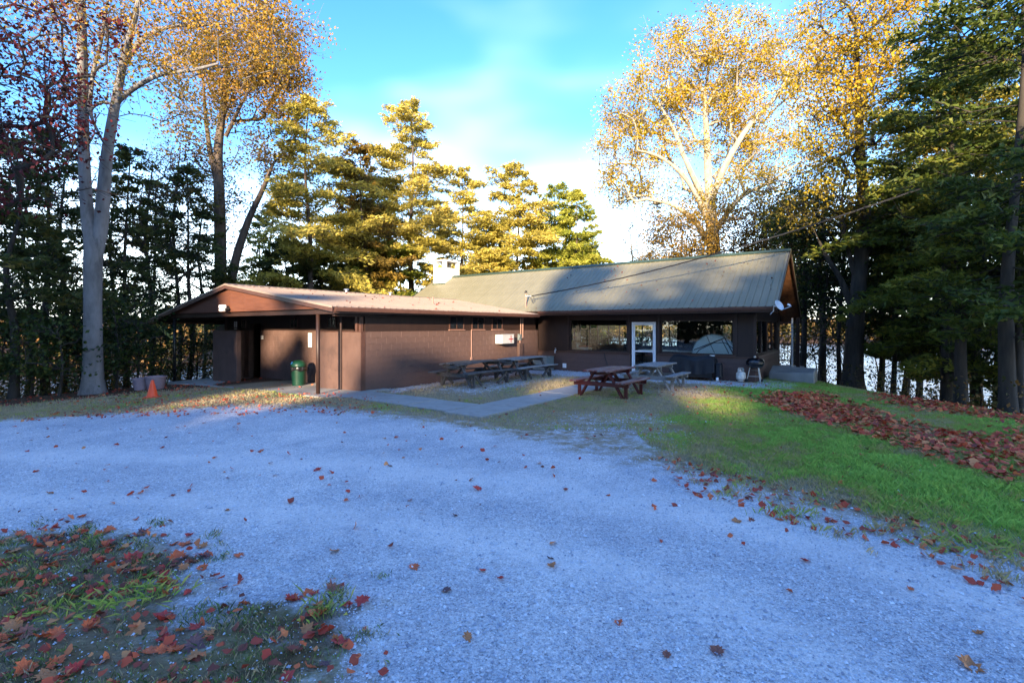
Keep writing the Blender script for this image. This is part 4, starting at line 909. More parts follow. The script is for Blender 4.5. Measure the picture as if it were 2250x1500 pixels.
conifer('cedar_tree', 'dark cedar between golden topped tree and the huge cedar', bs(1985, 24), 9.8, 2.6, 'dark', 'dark', 65, dens=1.6, ragged=.5, z0=.22)
for i, (px, Y_, r0_, top, lab, bk) in enumerate([(1763, 24, .13, 420, 'dark straight trunk just right of the hall corner post', 'dark'), (1845, 22, .09, 480, 'thin dark trunk left of the golden topped tree trunk', 'dark'),
                              (1962, 20, .09, 500, 'slim dark trunk standing alone at the lawn edge', 'dark'), (2112, 15.2, .16, 420, 'grey trunk in front of the huge cedar', 'dark'), (2240, 13.6, .10, 500, 'dark trunk hard against the right border of the view', 'dark'), (1540, 26, .05, 700, '', 'dark')][:5]):
    b = bs(px, Y_); s = random.Random(i)
    broad('green_tree', lab, b, [np.array(b), P3(px+s.uniform(-4, 6), 740, Y_), P3(px+s.uniform(-8, 10), 600, Y_), P3(px+s.uniform(-10, 14), top, Y_)], [r0_, r0_*.85, r0_*.7, r0_*.3],
          [(tuple(P3(px, top+60, Y_)), (1.6, 1.6, 1.6), 1), (tuple(P3(px+20, 660, Y_)), (1.5, 1.5, 1.0), .6)], 55, 44, .14, 'green', bk, 70+i, sig=.30, zmin=2.2)
for i, (px, Y_, top, sp, lab) in enumerate([(1760, 27, 520, 'olive', 'olive tree just beyond the gable end of the hall'), (1935, 25, 470, 'olive', 'olive yellow tree in the gap left of the huge cedar'), (2190, 19, 560, 'green', 'low green tree under the far right cedars'), (2020, 28, 300, 'goldbrown', 'brown gold tree high behind the huge dark cedar')]):
    b = bs(px, Y_); h_ = Z_at(top, Y_)
    broad('leafy_tree', lab, b, [np.array(b), P3(px+5, 700, Y_), P3(px-6, (top+700)/2, Y_), P3(px, top+40, Y_)], [.13, .11, .08, .03],
          [((X_at(px, Y_), Y_, h_-1.8), (2.1, 2.1, 1.9), 1), ((X_at(px-12, Y_), Y_, h_-4.2), (2.2, 2.1, 2.1), .9)], 95, 50, .16, sp, 'dark', 90+i, sig=.40, zmin=2.0)
LM['sparse'] = leafmat('sparse_leaves', [(.012,.020,.007), (.035,.045,.011), (.10,.075,.016), (.26,.12,.025)], .4)
for i, (px, Y_, top, w_, lab) in enumerate([(-30, 18, 300, 2.4, 'tangled half bare tree at the left border, behind the red maple'), (60, 23, 360, 2.6, 'tangled half bare tree left of the forked tree, further back'), (140, 21, 330, 2.2, 'half bare tree close left of the forked pale trunk'), (250, 26, 380, 2.6, 'half bare tree showing right of the forked pale trunk'),
        (330, 24, 330, 2.3, 'half bare tree above the mauve tubs'), (390, 28, 300, 2.8, 'spreading half bare tree behind the carport corner'), (445, 32, 400, 2.8, 'half bare tree left of the brown twin trunk'), (600, 34, 420, 2.8, 'half bare tree filling the gap behind the carport peak'), (760, 36, 430, 2.8, 'half bare tree behind the wing roof vents'), (1735, 30, 360, 2.6, 'half bare tree right of the huge golden tree'), (1960, 26, 330, 2.2, 'half bare tree left of the huge dark cedar')]):
    b = bs(px, Y_); h_ = Z_at(top, Y_)
    broad('half_bare_tree', lab, b, [np.array(b), P3(px+7, 720, Y_), P3(px-9, (top+720)/2, Y_), P3(px+6, top+30, Y_)], [.12, .10, .07, .02],
          [((X_at(px, Y_), Y_, h_-2.0), (w_, w_, 2.0), 1), ((X_at(px+10, Y_), Y_, h_-4.8), (w_*1.1, w_, 2.3), 1.1), ((X_at(px-10, Y_), Y_, max(h_-7.2, 2.2)), (w_*1.1, w_, 1.9), .8)], 100, 26, .105, 'sparse', 'dark', 400+i, sig=.36, zmin=1.4, twig=7, rlimb=.05)
# --- thicket of low trees and bushes
def bush(name, label, px, Y_, w, h, leaf, seed, n=26, per=60, ls=.12, zc=None, stemr=.04, cat='bush'):
    b = bs(px, Y_); zc_ = b[2]+h*.55 if zc is None else zc
    return broad(name, label, b, [np.array(b), np.array(b)+[0.1, 0, h*.35], np.array(b)+[-.1, .1, h*.7]], [stemr, stemr*.8, stemr*.4],
                 [((b[0], b[1], zc_), (w, w*.9, h*.45), 1)], n, per, ls, leaf, 'dark', seed, sig=.34, zmin=b[2]+.1, rlimb=.03, twig=2, cat=cat)
BU = [(-40, 16.2, 2.2, 4.6, 'dark'), (70, 17.5, 2.1, 5.0, 'dark'), (130, 15.8, 1.5, 3.0, 'green'), (175, 19.5, 2.2, 5.2, 'dark'), (255, 18.0, 1.7, 3.6, 'green'), (300, 20.5, 2.0, 4.6, 'dark'), (350, 22.5, 2.0, 4.8, 'dark'), (430, 25, 2.3, 4.4, 'dark'), (20, 21, 2.6, 6.2, 'dark'), (230, 23, 2.6, 6.0, 'dark'), (330, 27, 2.8, 5.6, 'green'), (500, 31, 2.8, 4.8, 'dark')]
wh = ['dark bush at the left border below the red maple', 'tall dark bush in front of the ragged cedar', 'low green bush left of the forked trunk base', 'dark bush close behind the forked trunk', 'low bush just right of the forked trunk base', 'dark bush behind the mauve tubs', 'dark bush left of the carport corner post', 'bush seen under the carport roof', 'big dark thicket bush at the left border, further back', 'big thicket bush behind the forked trunk, further back', 'yellowish bush on the bank beyond the tubs', 'dark bush beyond the carport opening']
for i, (q, lab) in enumerate(zip(BU, wh)): bush('bush', lab, q[0], q[1], q[2], q[3], q[4], 100+i, n=30, per=48, ls=.13)
BR = [(1790, 26, 1.8, 2.6, 'green', 'yellow green bush on the bank beside the concrete landing'), (1850, 28, 2.0, 3.4, 'green', 'leafy bush over the water behind the golden topped trunk'), (1925, 25, 2.0, 3.8, 'dark', 'dark bush left of the slim lone trunk'),
      (2010, 22.5, 2.0, 3.4, 'green', 'green bush between slim trunk and huge cedar'), (2070, 20, 1.7, 2.8, 'dark', 'dark bush around the foot of the huge cedar'), (2150, 18, 1.8, 3.0, 'green', 'green bush right of the grey trunk before the huge cedar'), (2220, 16.5, 1.7, 3.0, 'dark', 'dark bush at the right border below the far right cedar'), (2300, 15, 1.8, 3.4, 'green', 'leafy bush half cut by the right border')]
for i, q in enumerate(BR): bush('bush', q[5], q[0], q[1], q[2], q[3], q[4], 130+i, n=22, per=44, ls=.12, zc=(1.3 if i % 2 else .9))
b = bs(1800, 19.6)
broad('sapling', 'slim sapling in front of the water right of the concrete landing', b, [np.array(b), np.array(b)+[0, 0, 1.2], np.array(b)+[.15, 0, 2.4]], [.03, .025, .01], [((b[0]+.1, b[1], b[2]+2.3), (.7, .7, .8), 1)], 18, 14, .10, 'green', 'brown', 150, sig=.22, zmin=b[2]+.8, rlimb=.015)
BH = [(1180, 33), (1260, 31), (1340, 33), (1420, 32), (1500, 34), (1590, 33)]
for i, (px, Y_) in enumerate(BH): bush('bush', ['bush seen through the leftmost hall panes', 'bush seen through the big window left of centre', 'bright bush seen through the middle of the big window', 'bush seen through the glass door', 'bush seen through the dark right window', 'bush beyond the right window, nearest the corner'][i], px, Y_, 1.7, 3.4+.6*(i % 2), 'green' if i % 2 else 'olive', 160+i, n=22, per=40, ls=.16, zc=.6)

# undergrowth on the banks, one mass
rng = np.random.default_rng(55); n_ = 42000
ux = rng.uniform(-27, -9.6, n_); uy = rng.uniform(15.6, 27, n_); k = (touv(ux, uy)[0] < -10.8) & ((uy > 16.6+(-ux-17)*.05) | (ux < -15)) & (fbm(ux*.6, uy*.6, 81, 3) > .40); ux, uy = ux[k], uy[k]
hh = rng.random(len(ux))**1.3*(.5+2.2*fbm(ux*.5, uy*.5, 82, 3))*np.clip((uy-15.4)/2.5, .15, 1)
P1_ = np.stack([ux, uy, height(ux, uy)+.05+hh], 1)
n_ = 9000; vx = rng.uniform(12.2, 21, n_); vy = rng.uniform(12, 26, n_); k = fbm(vx*.6, vy*.6, 83, 3) > .52; vx, vy = vx[k], vy[k]
P2_ = np.stack([vx, vy, height(vx, vy)+.05+rng.random(len(vx))*.9], 1); Pn = np.vstack([P1_, P2_])
LM['under'] = leafmat('undergrowth_leaves', [(.012,.020,.008), (.035,.045,.012), (.085,.070,.018), (.17,.085,.022), (.26,.12,.03)], .35)
v3, f3 = leaf_quads(Pn, .105, rng)
tag(link('undergrowth', np_mesh('undergrowth', v3, f3, LM['under'], np.clip(rng.random(len(Pn))*.6+.5*fbm(Pn[:, 0]*.7, Pn[:, 1]*.7+Pn[:, 2], 84, 3)-.1, 0, 1))), kind='stuff', label='low olive and brown undergrowth on the wooded banks')

# far shore wood: one mass
rng = np.random.default_rng(77); FV, FF, FT = [], [], []
pxs = rng.uniform(-900, 3200, 900); o_ = 0
S_ = np.interp(pxs, [-3000, 0, 350, 700, 1150, 1300, 1500, 1700, 1900, 2250, 5000], [52, 52, 60, 95, 250, 300, 260, 175, 160, 140, 130])
for px, S0 in zip(pxs, S_):
    Y_ = S0+rng.uniform(3, 60); x = X_at(px, Y_); z = hz_(x, Y_); h_ = rng.uniform(5, 9) if Y_ > 120 else rng.uniform(2, 5.0); n_ = 70
    c = np.array([x, Y_, z+h_*.5]); Pn = ellips(rng, n_, c, (h_*.42, h_*.42, h_*.52), .5)
    v3, f3 = leaf_quads(Pn, h_*.16, rng, .8); FV.append(v3); FF.append(f3+o_); o_ += len(v3); FT.append(np.clip(rng.random()*.9+rng.normal(size=n_)*.1, 0, 1))
tag(link('far_woods', np_mesh('far_woods', np.vstack(FV), np.vstack(FF), LM['far'], np.concatenate(FT))), kind='stuff', label='autumn wood along the far lake shore')

# ------------------------------------------------------------------ unseen trees behind the camera, crowns cut to shape light and shade
# each ray keeps a = X - KX*Y and b = z + KZ*Y; H(a) is the height of their tops seen from the sun
def H_top(a): return np.interp(a, [-60, -24, -20, -16.5, -14.6, -13.6, -13.0, -10.6, -10, -7.2, -6.4, -4.6, -3.4, -2.7, -2.1, -1.0, 1.0, 4, 8, 10, 14, 40], [18, 17, 15.5, 12.5, 12.2, 8.8, 5.6, 5.0, 3.3, 3.2, 3.7, 3.8, 4.2, 5.0, 9.0, 10.4, 9.6, 9.2, 9.0, 9.2, 9.6, 11.5])
def thin(a, b):                                          # thins the crown tops to dapple the hall roof with sun
    return np.where((a > -.6) & (a < 9) & (b > 6.9), np.clip((fbm(a*.8+3, b*1.3, 33, 2)-.40)*9, 0, .93), 0)
bpos = [(-48, -50), (-40, -47), (-33, -50), (-27.5, -46), (-22, -49), (-17, -46), (-12, -49), (-7, -46), (-2, -49), (3, -46), (9, -49), (15, -46), (22, -50), (-46, -34), (-41, -20), (-37, -6), (-33, 6)]  # last four added to darken reflections in the window glass
labs = ['first', 'second']
def roofhole(px, py, ra, rb):                            # where the sun ray to a roof point crosses the row
    r_, s_ = (px-CX)/F, (HY-py)/F; k = (HR-HE)/(VR-VE)
    # 1.9+s*Y = HE+k*((r*Y-1.2)*.579+(Y-22.3)*.8153-VE)
    Yr = (HE-CH+k*(-I0[0]*E2[0]-I0[1]*E2[1]-VE))/(s_-k*(r_*E2[0]+E2[1])); return (r_*Yr-KX*Yr, CH+s_*Yr+KZ*Yr, ra, rb)
RH = [roofhole(*q) for q in ((1390, 620, 1.5, .42), (1500, 600, 1.3, .36), (1290, 652, 1.0, .42), (1640, 592, 1.2, .36), (1350, 655, .9, .36), (1450, 640, .9, .34), (1570, 622, .8, .32), (1040, 640, 1.6, 1.6), (1110, 612, .9, .5))]
for i, (x0, y0_) in enumerate(bpos):
    rng = np.random.default_rng(300+i); zt = 0; gap_ = 3.4
    n_ = 12500; Pn = np.stack([rng.normal(x0, 2.6, n_), rng.normal(y0_, 1.5, n_), rng.uniform(0, 30, n_)], 1)
    a = Pn[:, 0]-KX*Pn[:, 1]; b_ = Pn[:, 2]+KZ*Pn[:, 1]
    nzs = (fbm(a*.55, b_*.55+i*0, 9, 3)-.5)*1.6; keep = (b_ < H_top(a)+nzs) & ((b_ > -2.6) | (rng.random(n_) < .6))
    hole = np.zeros(n_, bool)  # gaps cut in the crowns so sun patches land on walls and roof
    for (ha, hb, ra, rb_) in [(-9.2, 3.4, 1.1, 1.0), (-12.6, 5.2, .9, .8), (-11.4, 4.9, .5, .5), (-8.0, 3.0, .8, .9), (-4.3, 4.9, .8, .45), (-5.4, 3.4, .8, .28), (-1.3, 3.2, 1.0, .42), (-9.5, 2.75, 2.0, .45), (3.0, 2.7, 1.1, .40)]+RH:
        hole |= ((a-ha)/ra)**2+((b_-hb)/rb_)**2 < 1
    clump = np.zeros(n_, bool)  # leaf clumps added to cast darker patches on the wing
    for (ha, hb, ra, rb_) in [(-9.0, 5.75, .75, .55), (-12.9, 3.9, .7, .55), (-11.2, 4.6, .32, .5), (-10.9, 3.6, .5, .25), (-13.3, 6.0, .35, .9), (-5.9, 4.0, .8, .3), (-4.6, 3.7, .8, .3)]:
        clump |= ((a-ha)/ra)**2+((b_-hb)/rb_)**2 < 1
    keep &= ~hole; keep |= clump; keep &= rng.random(n_) > thin(a, b_)
    keep = np.where(i > 12, rng.random(n_) < .45*(Pn[:, 2] < 17), keep); Pn = Pn[keep]; v3, f3 = leaf_quads(Pn, .7, rng, .85)
    base = (x0, y0_, hz_(x0, y0_)-.1); htop = Pn[:, 2].max()
    root = tag(empty('shade_tree', base), 'unseen leafy tree behind the viewer placed for its shade, %s in its row' % ['outermost at the left', 'second', 'third', 'fourth', 'fifth', 'sixth', 'seventh', 'eighth', 'ninth', 'tenth', 'eleventh', 'twelfth', 'last at the right', 'furthest back at left', 'second back at left', 'third back at left', 'nearest the cedars'][i], 'tree', 'trees behind the viewer')
    tv, tf = trunk_mesh([np.array(base), np.array(base)+[.1, 0, htop*.4], np.array(base)+[0, .1, htop*.8]], [.28, .2, .06]); link('trunk', np_mesh('trunk', tv-np.array(base), tf, BK['dark'], smooth=True), root)
    link('crown', np_mesh('crown', v3-np.array(base, np.float32), f3, LM['belt'], rng.random(len(Pn))), root)

# ------------------------------------------------------------------ picnic tables
def picnic_table(loc, L_, wood, top_wood, label, seed, warp=.0, name='picnic_table', log=False, width=.76):
    r = random.Random(seed); root = tag(empty(name, (loc[0], loc[1], 0), ANG), label, 'picnic table', 'picnic tables in front of the lodge')
    def plank(nm, x0, x1, z0, z1, y0, y1, mat, k):
        m = MB(); n_ = 5; w = r.uniform(-1, 1)
        rings = []
        for i in range(n_+1):
            t = i/n_; y = y0+(y1-y0)*t; dz = warp*math.sin(t*math.pi*1.3+w)*.9+(warp*.6*math.sin(5*t+k)); dx = warp*.4*math.sin(3*t+k*2)
            rings.append([(x0+dx, y, z0+dz), (x1+dx, y, z0+dz+warp*.2), (x1+dx, y, z1+dz+warp*.2), (x0+dx, y, z1+dz)])
        for rg in rings: m.v += rg
        for i in range(n_):
            for j in range(4): m.f.append((i*4+j, i*4+(j+1) % 4, i*4+4+(j+1) % 4, i*4+4+j))
        m.f.append((3, 2, 1, 0)); m.f.append(tuple(n_*4+j for j in range(4)))
        return m.obj(nm, mat, root, bevel=.006)
    h = .745; npl = 5; pw = width/npl
    for k in range(npl):
        e0, e1 = (r.uniform(-.10, .10) if log else r.uniform(-.012, .012)), (r.uniform(-.06, .06) if log else r.uniform(-.012, .012))
        plank('top_plank', -width/2+k*pw+.004, -width/2+(k+1)*pw-.004, h-.04, h+(r.uniform(-.004, .004)), -L_/2+e0, L_/2+e1, top_wood, k)
    for s in (-1, 1):
        for k in range(2):
            x = s*.68-.14+k*.14
            plank('bench_plank', x+.004, x+.136, .42, .46, -L_/2+(r.uniform(-.12, .05) if log else r.uniform(-.01, .01)), L_/2+(r.uniform(-.05, .05) if log else 0), top_wood, k+s)
    ye = L_/2-.33
    for y in (-ye, ye):
        si = 1 if y > 0 else -1
        for s in (-1, 1):
            MB().bar((s*.20, y, h-.045), (s*.62, y, .0), .045, .12, up=(0, 1, 0)).obj('leg', wood, root, bevel=.005)
        MB().box(-width/2+.03, width/2-.03, y-si*.047-.022, y-si*.047+.022, h-.145, h-.042).obj('top_cleat', wood, root, bevel=.004)
        MB().box(-.80, .80, y+si*.047-.022, y+si*.047+.022, .305, .418).obj('bench_beam', wood, root, bevel=.005)
        for s in (-1, 1):
            MB().box(s*.68-.045, s*.68+.045, y-si*.05-.022, y-si*.05+.022, .0, .30).obj('bench_leg', wood, root, bevel=.004)
            MB().bar((s*.68, y-si*.10, .38), (s*.62, y-si*.52, .03) if log else (s*.68, y-si*.34, .40), .04, .08).obj('bench_brace', wood, root)
        MB().bar((0, y-si*.03, .37), (0, y-si*.52, h-.06), .045, .085, up=(1, 0, 0)).obj('brace', wood, root)
    if log:
        MB().tube([(-width/2+.05, -L_/2+.1, h-.10), (0, -L_/2+.06, h-.12), (width/2-.1, -L_/2+.10, h-.12)], [.05, .065, .05], 9).obj('top_log', wood, root)
    return root
picnic_table(uv(1.50, -6.30), 2.55, M['oldwood'], M['oldwood'], 'rotten grey picnic table by the wing wall, nearer the carport', 1, warp=.022, log=True)
picnic_table(uv(1.62, -3.62), 2.45, M['oldwood'], M['greywood'], 'old grey picnic table by the wing wall, nearer the glass door', 2, warp=.016, log=True)
picnic_table((2.75, 13.62), 1.85, M['redwood'], M['redworn'], 'dark red picnic table with worn top beside the concrete walk', 3, warp=.005)
picnic_table((4.52, 15.28), 1.85, M['greywood'], M['greywood'], 'pale grey weathered picnic table behind the red one', 4, warp=.005)

# ------------------------------------------------------------------ grills and tank
g = tag(empty('covered_grill', (*uv(7.05, -.62), 0), ANG), 'wide gas grill under a black cloth cover below the dark window', 'grill')
cv = MB(); nn_ = 26
prof = [(-.78, .30, .25), (-.77, .58, .27), (-.72, .80, .28), (-.40, .875, .30), (0, .86, .29), (.45, .885, .30), (.74, .83, .28), (.79, .60, .28), (.80, .30, .27)]
rows = []
for i in range(41):
    t = i/40; x = -.79+1.58*t
    top = .84+.03*math.sin(t*9)-.12*max(0, abs(t-.5)*2-.84)/.16
    ring = []
    for j in range(17):
        s = j/16; 
        if s < .4: y = -.27-.02*math.sin(t*31+2)*(1-s/.4); z = .26+.05*math.sin(t*7)+(top-.06-.26)*s/.4; y -= .03*math.sin(t*23)*(1-s/.4)
        elif s < .6: a = (s-.4)/.2; y = -.25+.5*a; z = top+.03*math.sin(a*math.pi)
        else: a = (s-.6)/.4; y = .27+.01*math.sin(t*19); z = top-.06-(top-.32)*a
        ring.append((x, y, z))
    rows.append(ring); cv.v += ring
for i in range(40):
    for j in range(16): cv.f.append((i*17+j, i*17+j+1, i*17+18+j, i*17+17+j))
cv.f.append(tuple(range(17))); cv.f.append(tuple(40*17+j for j in range(17))[::-1])
cv.obj('cover', M['cover'], g, smooth=False)
MB().box(-.70, .70, -.22, .22, .10, .45).obj('cabinet', M['black'], g)
for s in (-1, 1):
    for y in (-.2, .2): MB().tube([(s*.70-.02, y, .055), (s*.70+.02, y, .055)], .055, 14).obj('wheel', M['black'], g)
MB().box(.80, 1.0, -.20, .10, .10, .62).obj('side_bag', M['cover'], g, bevel=.04)
MB().box(.60, .76, -.14, -.04, .868, .90).obj('white_tag', M['paper'], g)
MB().tube([(.86, -.25, .07), (.92, -.25, .07)], .07, 16).obj('wheel', M['white'], g)
k_ = tag(empty('kettle_grill', (8.36, 16.75, 0), .5), 'round black kettle grill on thin legs at the hall corner', 'grill')
bwl = []; 
for i in range(10): a = i/9*math.pi/2*.93; bwl.append((.285*math.sin(a)+.0, .66-.20*math.cos(a)))
MB().lathe([(max(r_, .02), z) for r_, z in bwl]+[(.29, .67), (.285, .675)], n=32).obj('bowl', M['enamel'], k_, smooth=True)
lid = [(.288, .677), (.292, .69), (.283, .72), (.25, .775), (.20, .81), (.13, .836), (.05, .85), (.02, .852)]
lo = MB().lathe(lid, n=32).obj('lid', M['enamel'], k_, smooth=True)
MB().tube([(-.05, 0, .85), (-.045, 0, .885), (.045, 0, .885), (.05, 0, .85)], .011, 8).obj('handle', M['steel'], lo)
MB().tube([(0, 0, .85), (0, 0, .90)], .018, 8).obj('knob', M['steel'], lo)
for i, a in enumerate((2.4, -.2, -1.9)):
    p1_ = (.16*math.cos(a), .16*math.sin(a), .52); p2_ = (.27*math.cos(a), .27*math.sin(a), .03 if i else .0)
    MB().tube([p1_, p2_], .013, 8).obj('leg', M['steel'], k_)
    if i < 2: MB().tube([(p2_[0]-.02, p2_[1], .06), (p2_[0]+.02, p2_[1], .06)], .06, 16).obj('wheel', M['black'], k_)
MB().tube([(.22*math.cos(2.4), .22*math.sin(2.4), .2), (.22*math.cos(-.2), .22*math.sin(-.2), .2), (.22*math.cos(-1.9), .22*math.sin(-1.9), .2), (.22*math.cos(2.4), .22*math.sin(2.4), .2)], .007, 6).obj('leg_ring', M['steel'], k_)
MB().lathe([(.12, .40), (.13, .405), (.02, .42)], n=20).obj('ash_pan', M['steel'], k_)
MB().tube([(.28, .05, .62), (.36, .05, .63), (.36, -.05, .63), (.28, -.05, .62)], .01, 8).obj('side_handle', M['black'], k_)
t_ = tag(empty('propane_tank', (8.0, 17.02, 0), .3), 'rusty cream propane tank beside the kettle grill', 'gas tank')
MB().lathe([(.10, .0), (.105, .035)], n=20).obj('foot_ring', M['tankpaint'], t_)
MB().lathe([(.06, .036), (.12, .05), (.15, .085), (.155, .12), (.155, .25), (.15, .285), (.12, .32), (.05, .34)], n=28).obj('tank_body', M['tankpaint'], t_, smooth=True)
cl_ = MB()
for a in (0, math.pi): 
    for q in range(6):
        b0_ = a-.9+q*.3; cl_.box(0, 0, 0, 0, 0, 0) if False else None
        p0 = (.10*math.cos(b0_), .10*math.sin(b0_)); p1_ = (.10*math.cos(b0_+.3), .10*math.sin(b0_+.3))
        cl_.bar((*p0, .385), (*p1_, .385), .006, .10)
cl_.obj('collar', M['tankpaint'], t_)
MB().tube([(0, 0, .33), (0, 0, .40)], .022, 10).obj('valve', M['steel'], t_); MB().tube([(-.04, 0, .41), (.04, 0, .41)], .018, 8).obj('valve_handle', M['black'], t_)
MB().tube([(-.10, 0, .43), (-.09, 0, .465), (.09, 0, .465), (.10, 0, .43)], .012, 8).obj('handle', M['tankpaint'], t_)

# ------------------------------------------------------------------ things round the carport
gz0 = hz_(-10.45, 14.15)
c_ = tag(empty('traffic_cone', (-10.45, 14.15, gz0), .4), 'orange traffic cone standing on the grass before the carport', 'traffic cone')
MB().box(-.20, .20, -.20, .20, 0, .03).obj('cone_base', M['cone'], c_, bevel=.012)
MB().lathe([(.145, .03), (.135, .05), (.10, .21), (.065, .37), (.032, .50), (.026, .505)], n=28).obj('cone_body', M['cone'], c_, smooth=False)
for i, (px, py_, d_, h_, lab) in enumerate([(310, 849, .235, .42, 'left one of two mauve planter tubs beside the carport'), (342, 846, .285, .46, 'right one of two mauve planter tubs, behind the cone')]):
    Y_ = 16.6; x = X_at(px, Y_); z = hz_(x, Y_)
    tb = tag(empty('planter_tub', (x, Y_, z-.02), i), lab, 'planter', 'mauve planter tubs')
    MB().lathe([(d_*.74, 0), (d_*.80, .02), (d_*.95, h_*.5), (d_*1.04, h_-.05), (d_*1.10, h_-.045), (d_*1.11, h_), (d_*1.03, h_), (d_*.98, h_-.06)], n=32).obj('tub', M['tub'], tb, smooth=False)
    MB().lathe([(d_*.96, h_-.07), (d_*.3, h_-.055)], n=20).obj('soil', M['soil'], tb)
cx, cy = -7.25, 16.55
tc_ = tag(empty('trash_can', (cx, cy, -.075), ANG), 'green trash can with dome lid and black bag under the carport', 'trash can')
MB().lathe([(.20, 0), (.205, .02), (.235, .55), (.238, .56)], n=32).obj('can_body', M['can'], tc_, smooth=False)
bag_ = [(.243, .52), (.262, .50), (.268, .56), (.262, .62), (.245, .63)]
mbag = MB().lathe(bag_, n=40)
mbag.v = [(x*(1+.05*math.sin(7*math.atan2(y, x))), y*(1+.05*math.sin(7*math.atan2(y, x))), z+(.03*math.sin(5*math.atan2(y, x)) if z < .55 else 0)) for x, y, z in mbag.v]
mbag.obj('bag', M['bag'], tc_)
dm = MB().lathe([(.245, .632), (.25, .66), (.24, .72), (.20, .79), (.13, .835), (.04, .85)], n=32).obj('lid', M['can'], tc_, smooth=True)
MB().add([(-.16, -.19, .72), (-.02, -.248, .715), (.0, -.205, .79), (-.12, -.16, .80), (-.16, -.205, .722), (-.02, -.262, .717), (.0, -.22, .795), (-.12, -.175, .805)], [(0, 1, 2, 3), (7, 6, 5, 4), (0, 4, 5, 1), (1, 5, 6, 2), (2, 6, 7, 3), (3, 7, 4, 0)]).obj('blue_bag', M['bluepl'], dm)
# flood light on the gable
lt = tag(empty('flood_light', (*uv(-5.42, -10.985), 2.50), ANG), 'white floodlight fixed at the foot of the carport gable', 'light')
MB().box(-.03, .05, -.10, .0, -.05, .07).obj('bracket', M['black'], lt)
MB().box(-.22, .06, -.24, -.10, .02, .14).obj('housing', M['white'], lt, bevel=.02)
MB().box(-.20, .04, -.25, -.10, -.08, .02).obj('lens', M['paper'], lt, bevel=.03)
MB().tube([(.10, -.06, .0), (.10, -.16, -.02)], .045, 12).obj('sensor', M['black'], lt)
# notices
def notice(name, u, z0, w, h, lab, mat=M['paper'], lines=5, v=-8.925):
    root = tag(empty(name, (*uv(u, v), z0), ANG), lab, 'notice')
    MB().box(0, w, -.004, .004, 0, h).obj('sheet', mat, root)
    for k in range(lines):
        zz = h-.05-k*(h-.08)/lines; r = random.Random(k)
        MB().box(.03, w-.03-r.random()*w*.3, -.0065, -.0045, zz-.008, zz).obj('line_of_print', M['ink'], root)
    return root
notice('wall_notice', -4.05, 1.18, .22, .50, 'tall white notice on the block wall beside the carport post', lines=8)
sg = notice('washroom_sign', -7.32, 1.42, .19, .14, 'small white sign beside the dark washroom doorway', lines=2)
notice('poster', -9.55, 1.80, .25, .33, 'white poster above the left screen wall', lines=4, v=-8.90)
# flexible drain pipe at the left eave
fp = MB(); rs_, ps_ = [], []
p0 = Vector((*uv(-12.05, -10.85), 2.02)); p1_ = Vector((*uv(-10.5, -10.82), 1.45))
for i in range(61):
    t = i/60; ps_.append(p0.lerp(p1_, t)+Vector((0, 0, -.03*math.sin(t*math.pi)))); rs_.append(.045+(.014 if (i//2) % 2 else -.004))
fpo = tag(fp.tube(ps_, rs_, 10).obj('drain_hose', M['yellow']), 'pale yellow ribbed drain hose slanting to the carport corner post', 'hose')
# first aid box
fa = tag(empty('first_aid_box', (*uv(0, -2.85), 1.22), ANG-math.pi/2), 'white first aid box with red cross on the wing wall', 'box')
MB().box(-.42, .40, .004, .36, 0, .37).obj('box_body', M['whitebox'], fa, bevel=.012)
MB().box(-.425, .405, .33, .365, .365, .385).obj('lid', M['whitebox'], fa)
for (a0, a1, z0, z1) in ((.04, .36, .16, .20), (.18, .22, .04, .158), (.18, .22, .202, .33)): MB().box(-a1, -a0, .361, .366, z0, z1).obj('red_cross', M['redink'], fa)
# meter, conduits
mt_ = tag(empty('electric_meter', (*uv(0, -1.55), 1.45), ANG-math.pi/2), 'round electric meter with conduits at the inner wall corner', 'meter')
MB().tube([(0, .0, .02), (0, .10, .02)], .085, 20).obj('meter_glass', M['steel'], mt_); MB().box(-.10, .10, 0, .06, -.12, .14).obj('meter_socket', M['graymetal'], mt_)
MB().box(-.16, .14, 0, .12, -1.02, -.24).obj('meter_cabinet', M['block'], mt_, bevel=.01)
for x in (-.06, -.22): MB().tube([(x, .05, .14), (x, .05, .98)], .028, 10).obj('conduit', M['pipe'], mt_)
MB().tube([(-.22, .05, .14), (-.22, .05, -.02), (-.12, .05, -.05)], .028, 10).obj('conduit', M['pipe'], mt_); MB().tube([(0, .05, -.12), (0, .05, -.24)], .028, 10).obj('conduit', M['pipe'], mt_)
cd = tag(empty('wall_outlet', (*uv(0, -4.75), .66), ANG-math.pi/2), 'outlet box on a long conduit below the high windows', 'outlet')
MB().tube([(0, .022, .08), (0, .022, 1.12)], .016, 8).obj('conduit', M['pipe'], cd); MB().box(-.05, .05, 0, .05, -.06, .09).obj('outlet_box', M['pipe'], cd, bevel=.005)
for zz in (-.02, .05): MB().tube([(0, .05, zz), (0, .058, zz)], .018, 10).obj('socket', M['ink'], cd)
for (u_, z0) in ((-2.05, .45), (-1.92, .1)): pass
cab = tag(empty('utility_cabinet', (*uv(.62, -.55), 0), ANG), 'grey metal utility cabinet in the corner behind the tables', 'cabinet')
MB().box(-.36, .36, -.32, .30, .02, .60).obj('cabinet_body', M['graymetal'], cab, bevel=.01)
MB().box(-.37, .37, -.34, .32, .60, .625).obj('cabinet_top', M['steel'], cab); MB().box(-.32, -.02, -.33, -.321, .06, .56).obj('door_panel', M['graymetal'], cab); MB().box(.01, .32, -.33, -.321, .06, .56).obj('door_panel', M['graymetal'], cab)
vt = tag(empty('dryer_vent', (*uv(1.38, -.005), .10), ANG), 'small white vent hood low on the hall wall', 'vent')
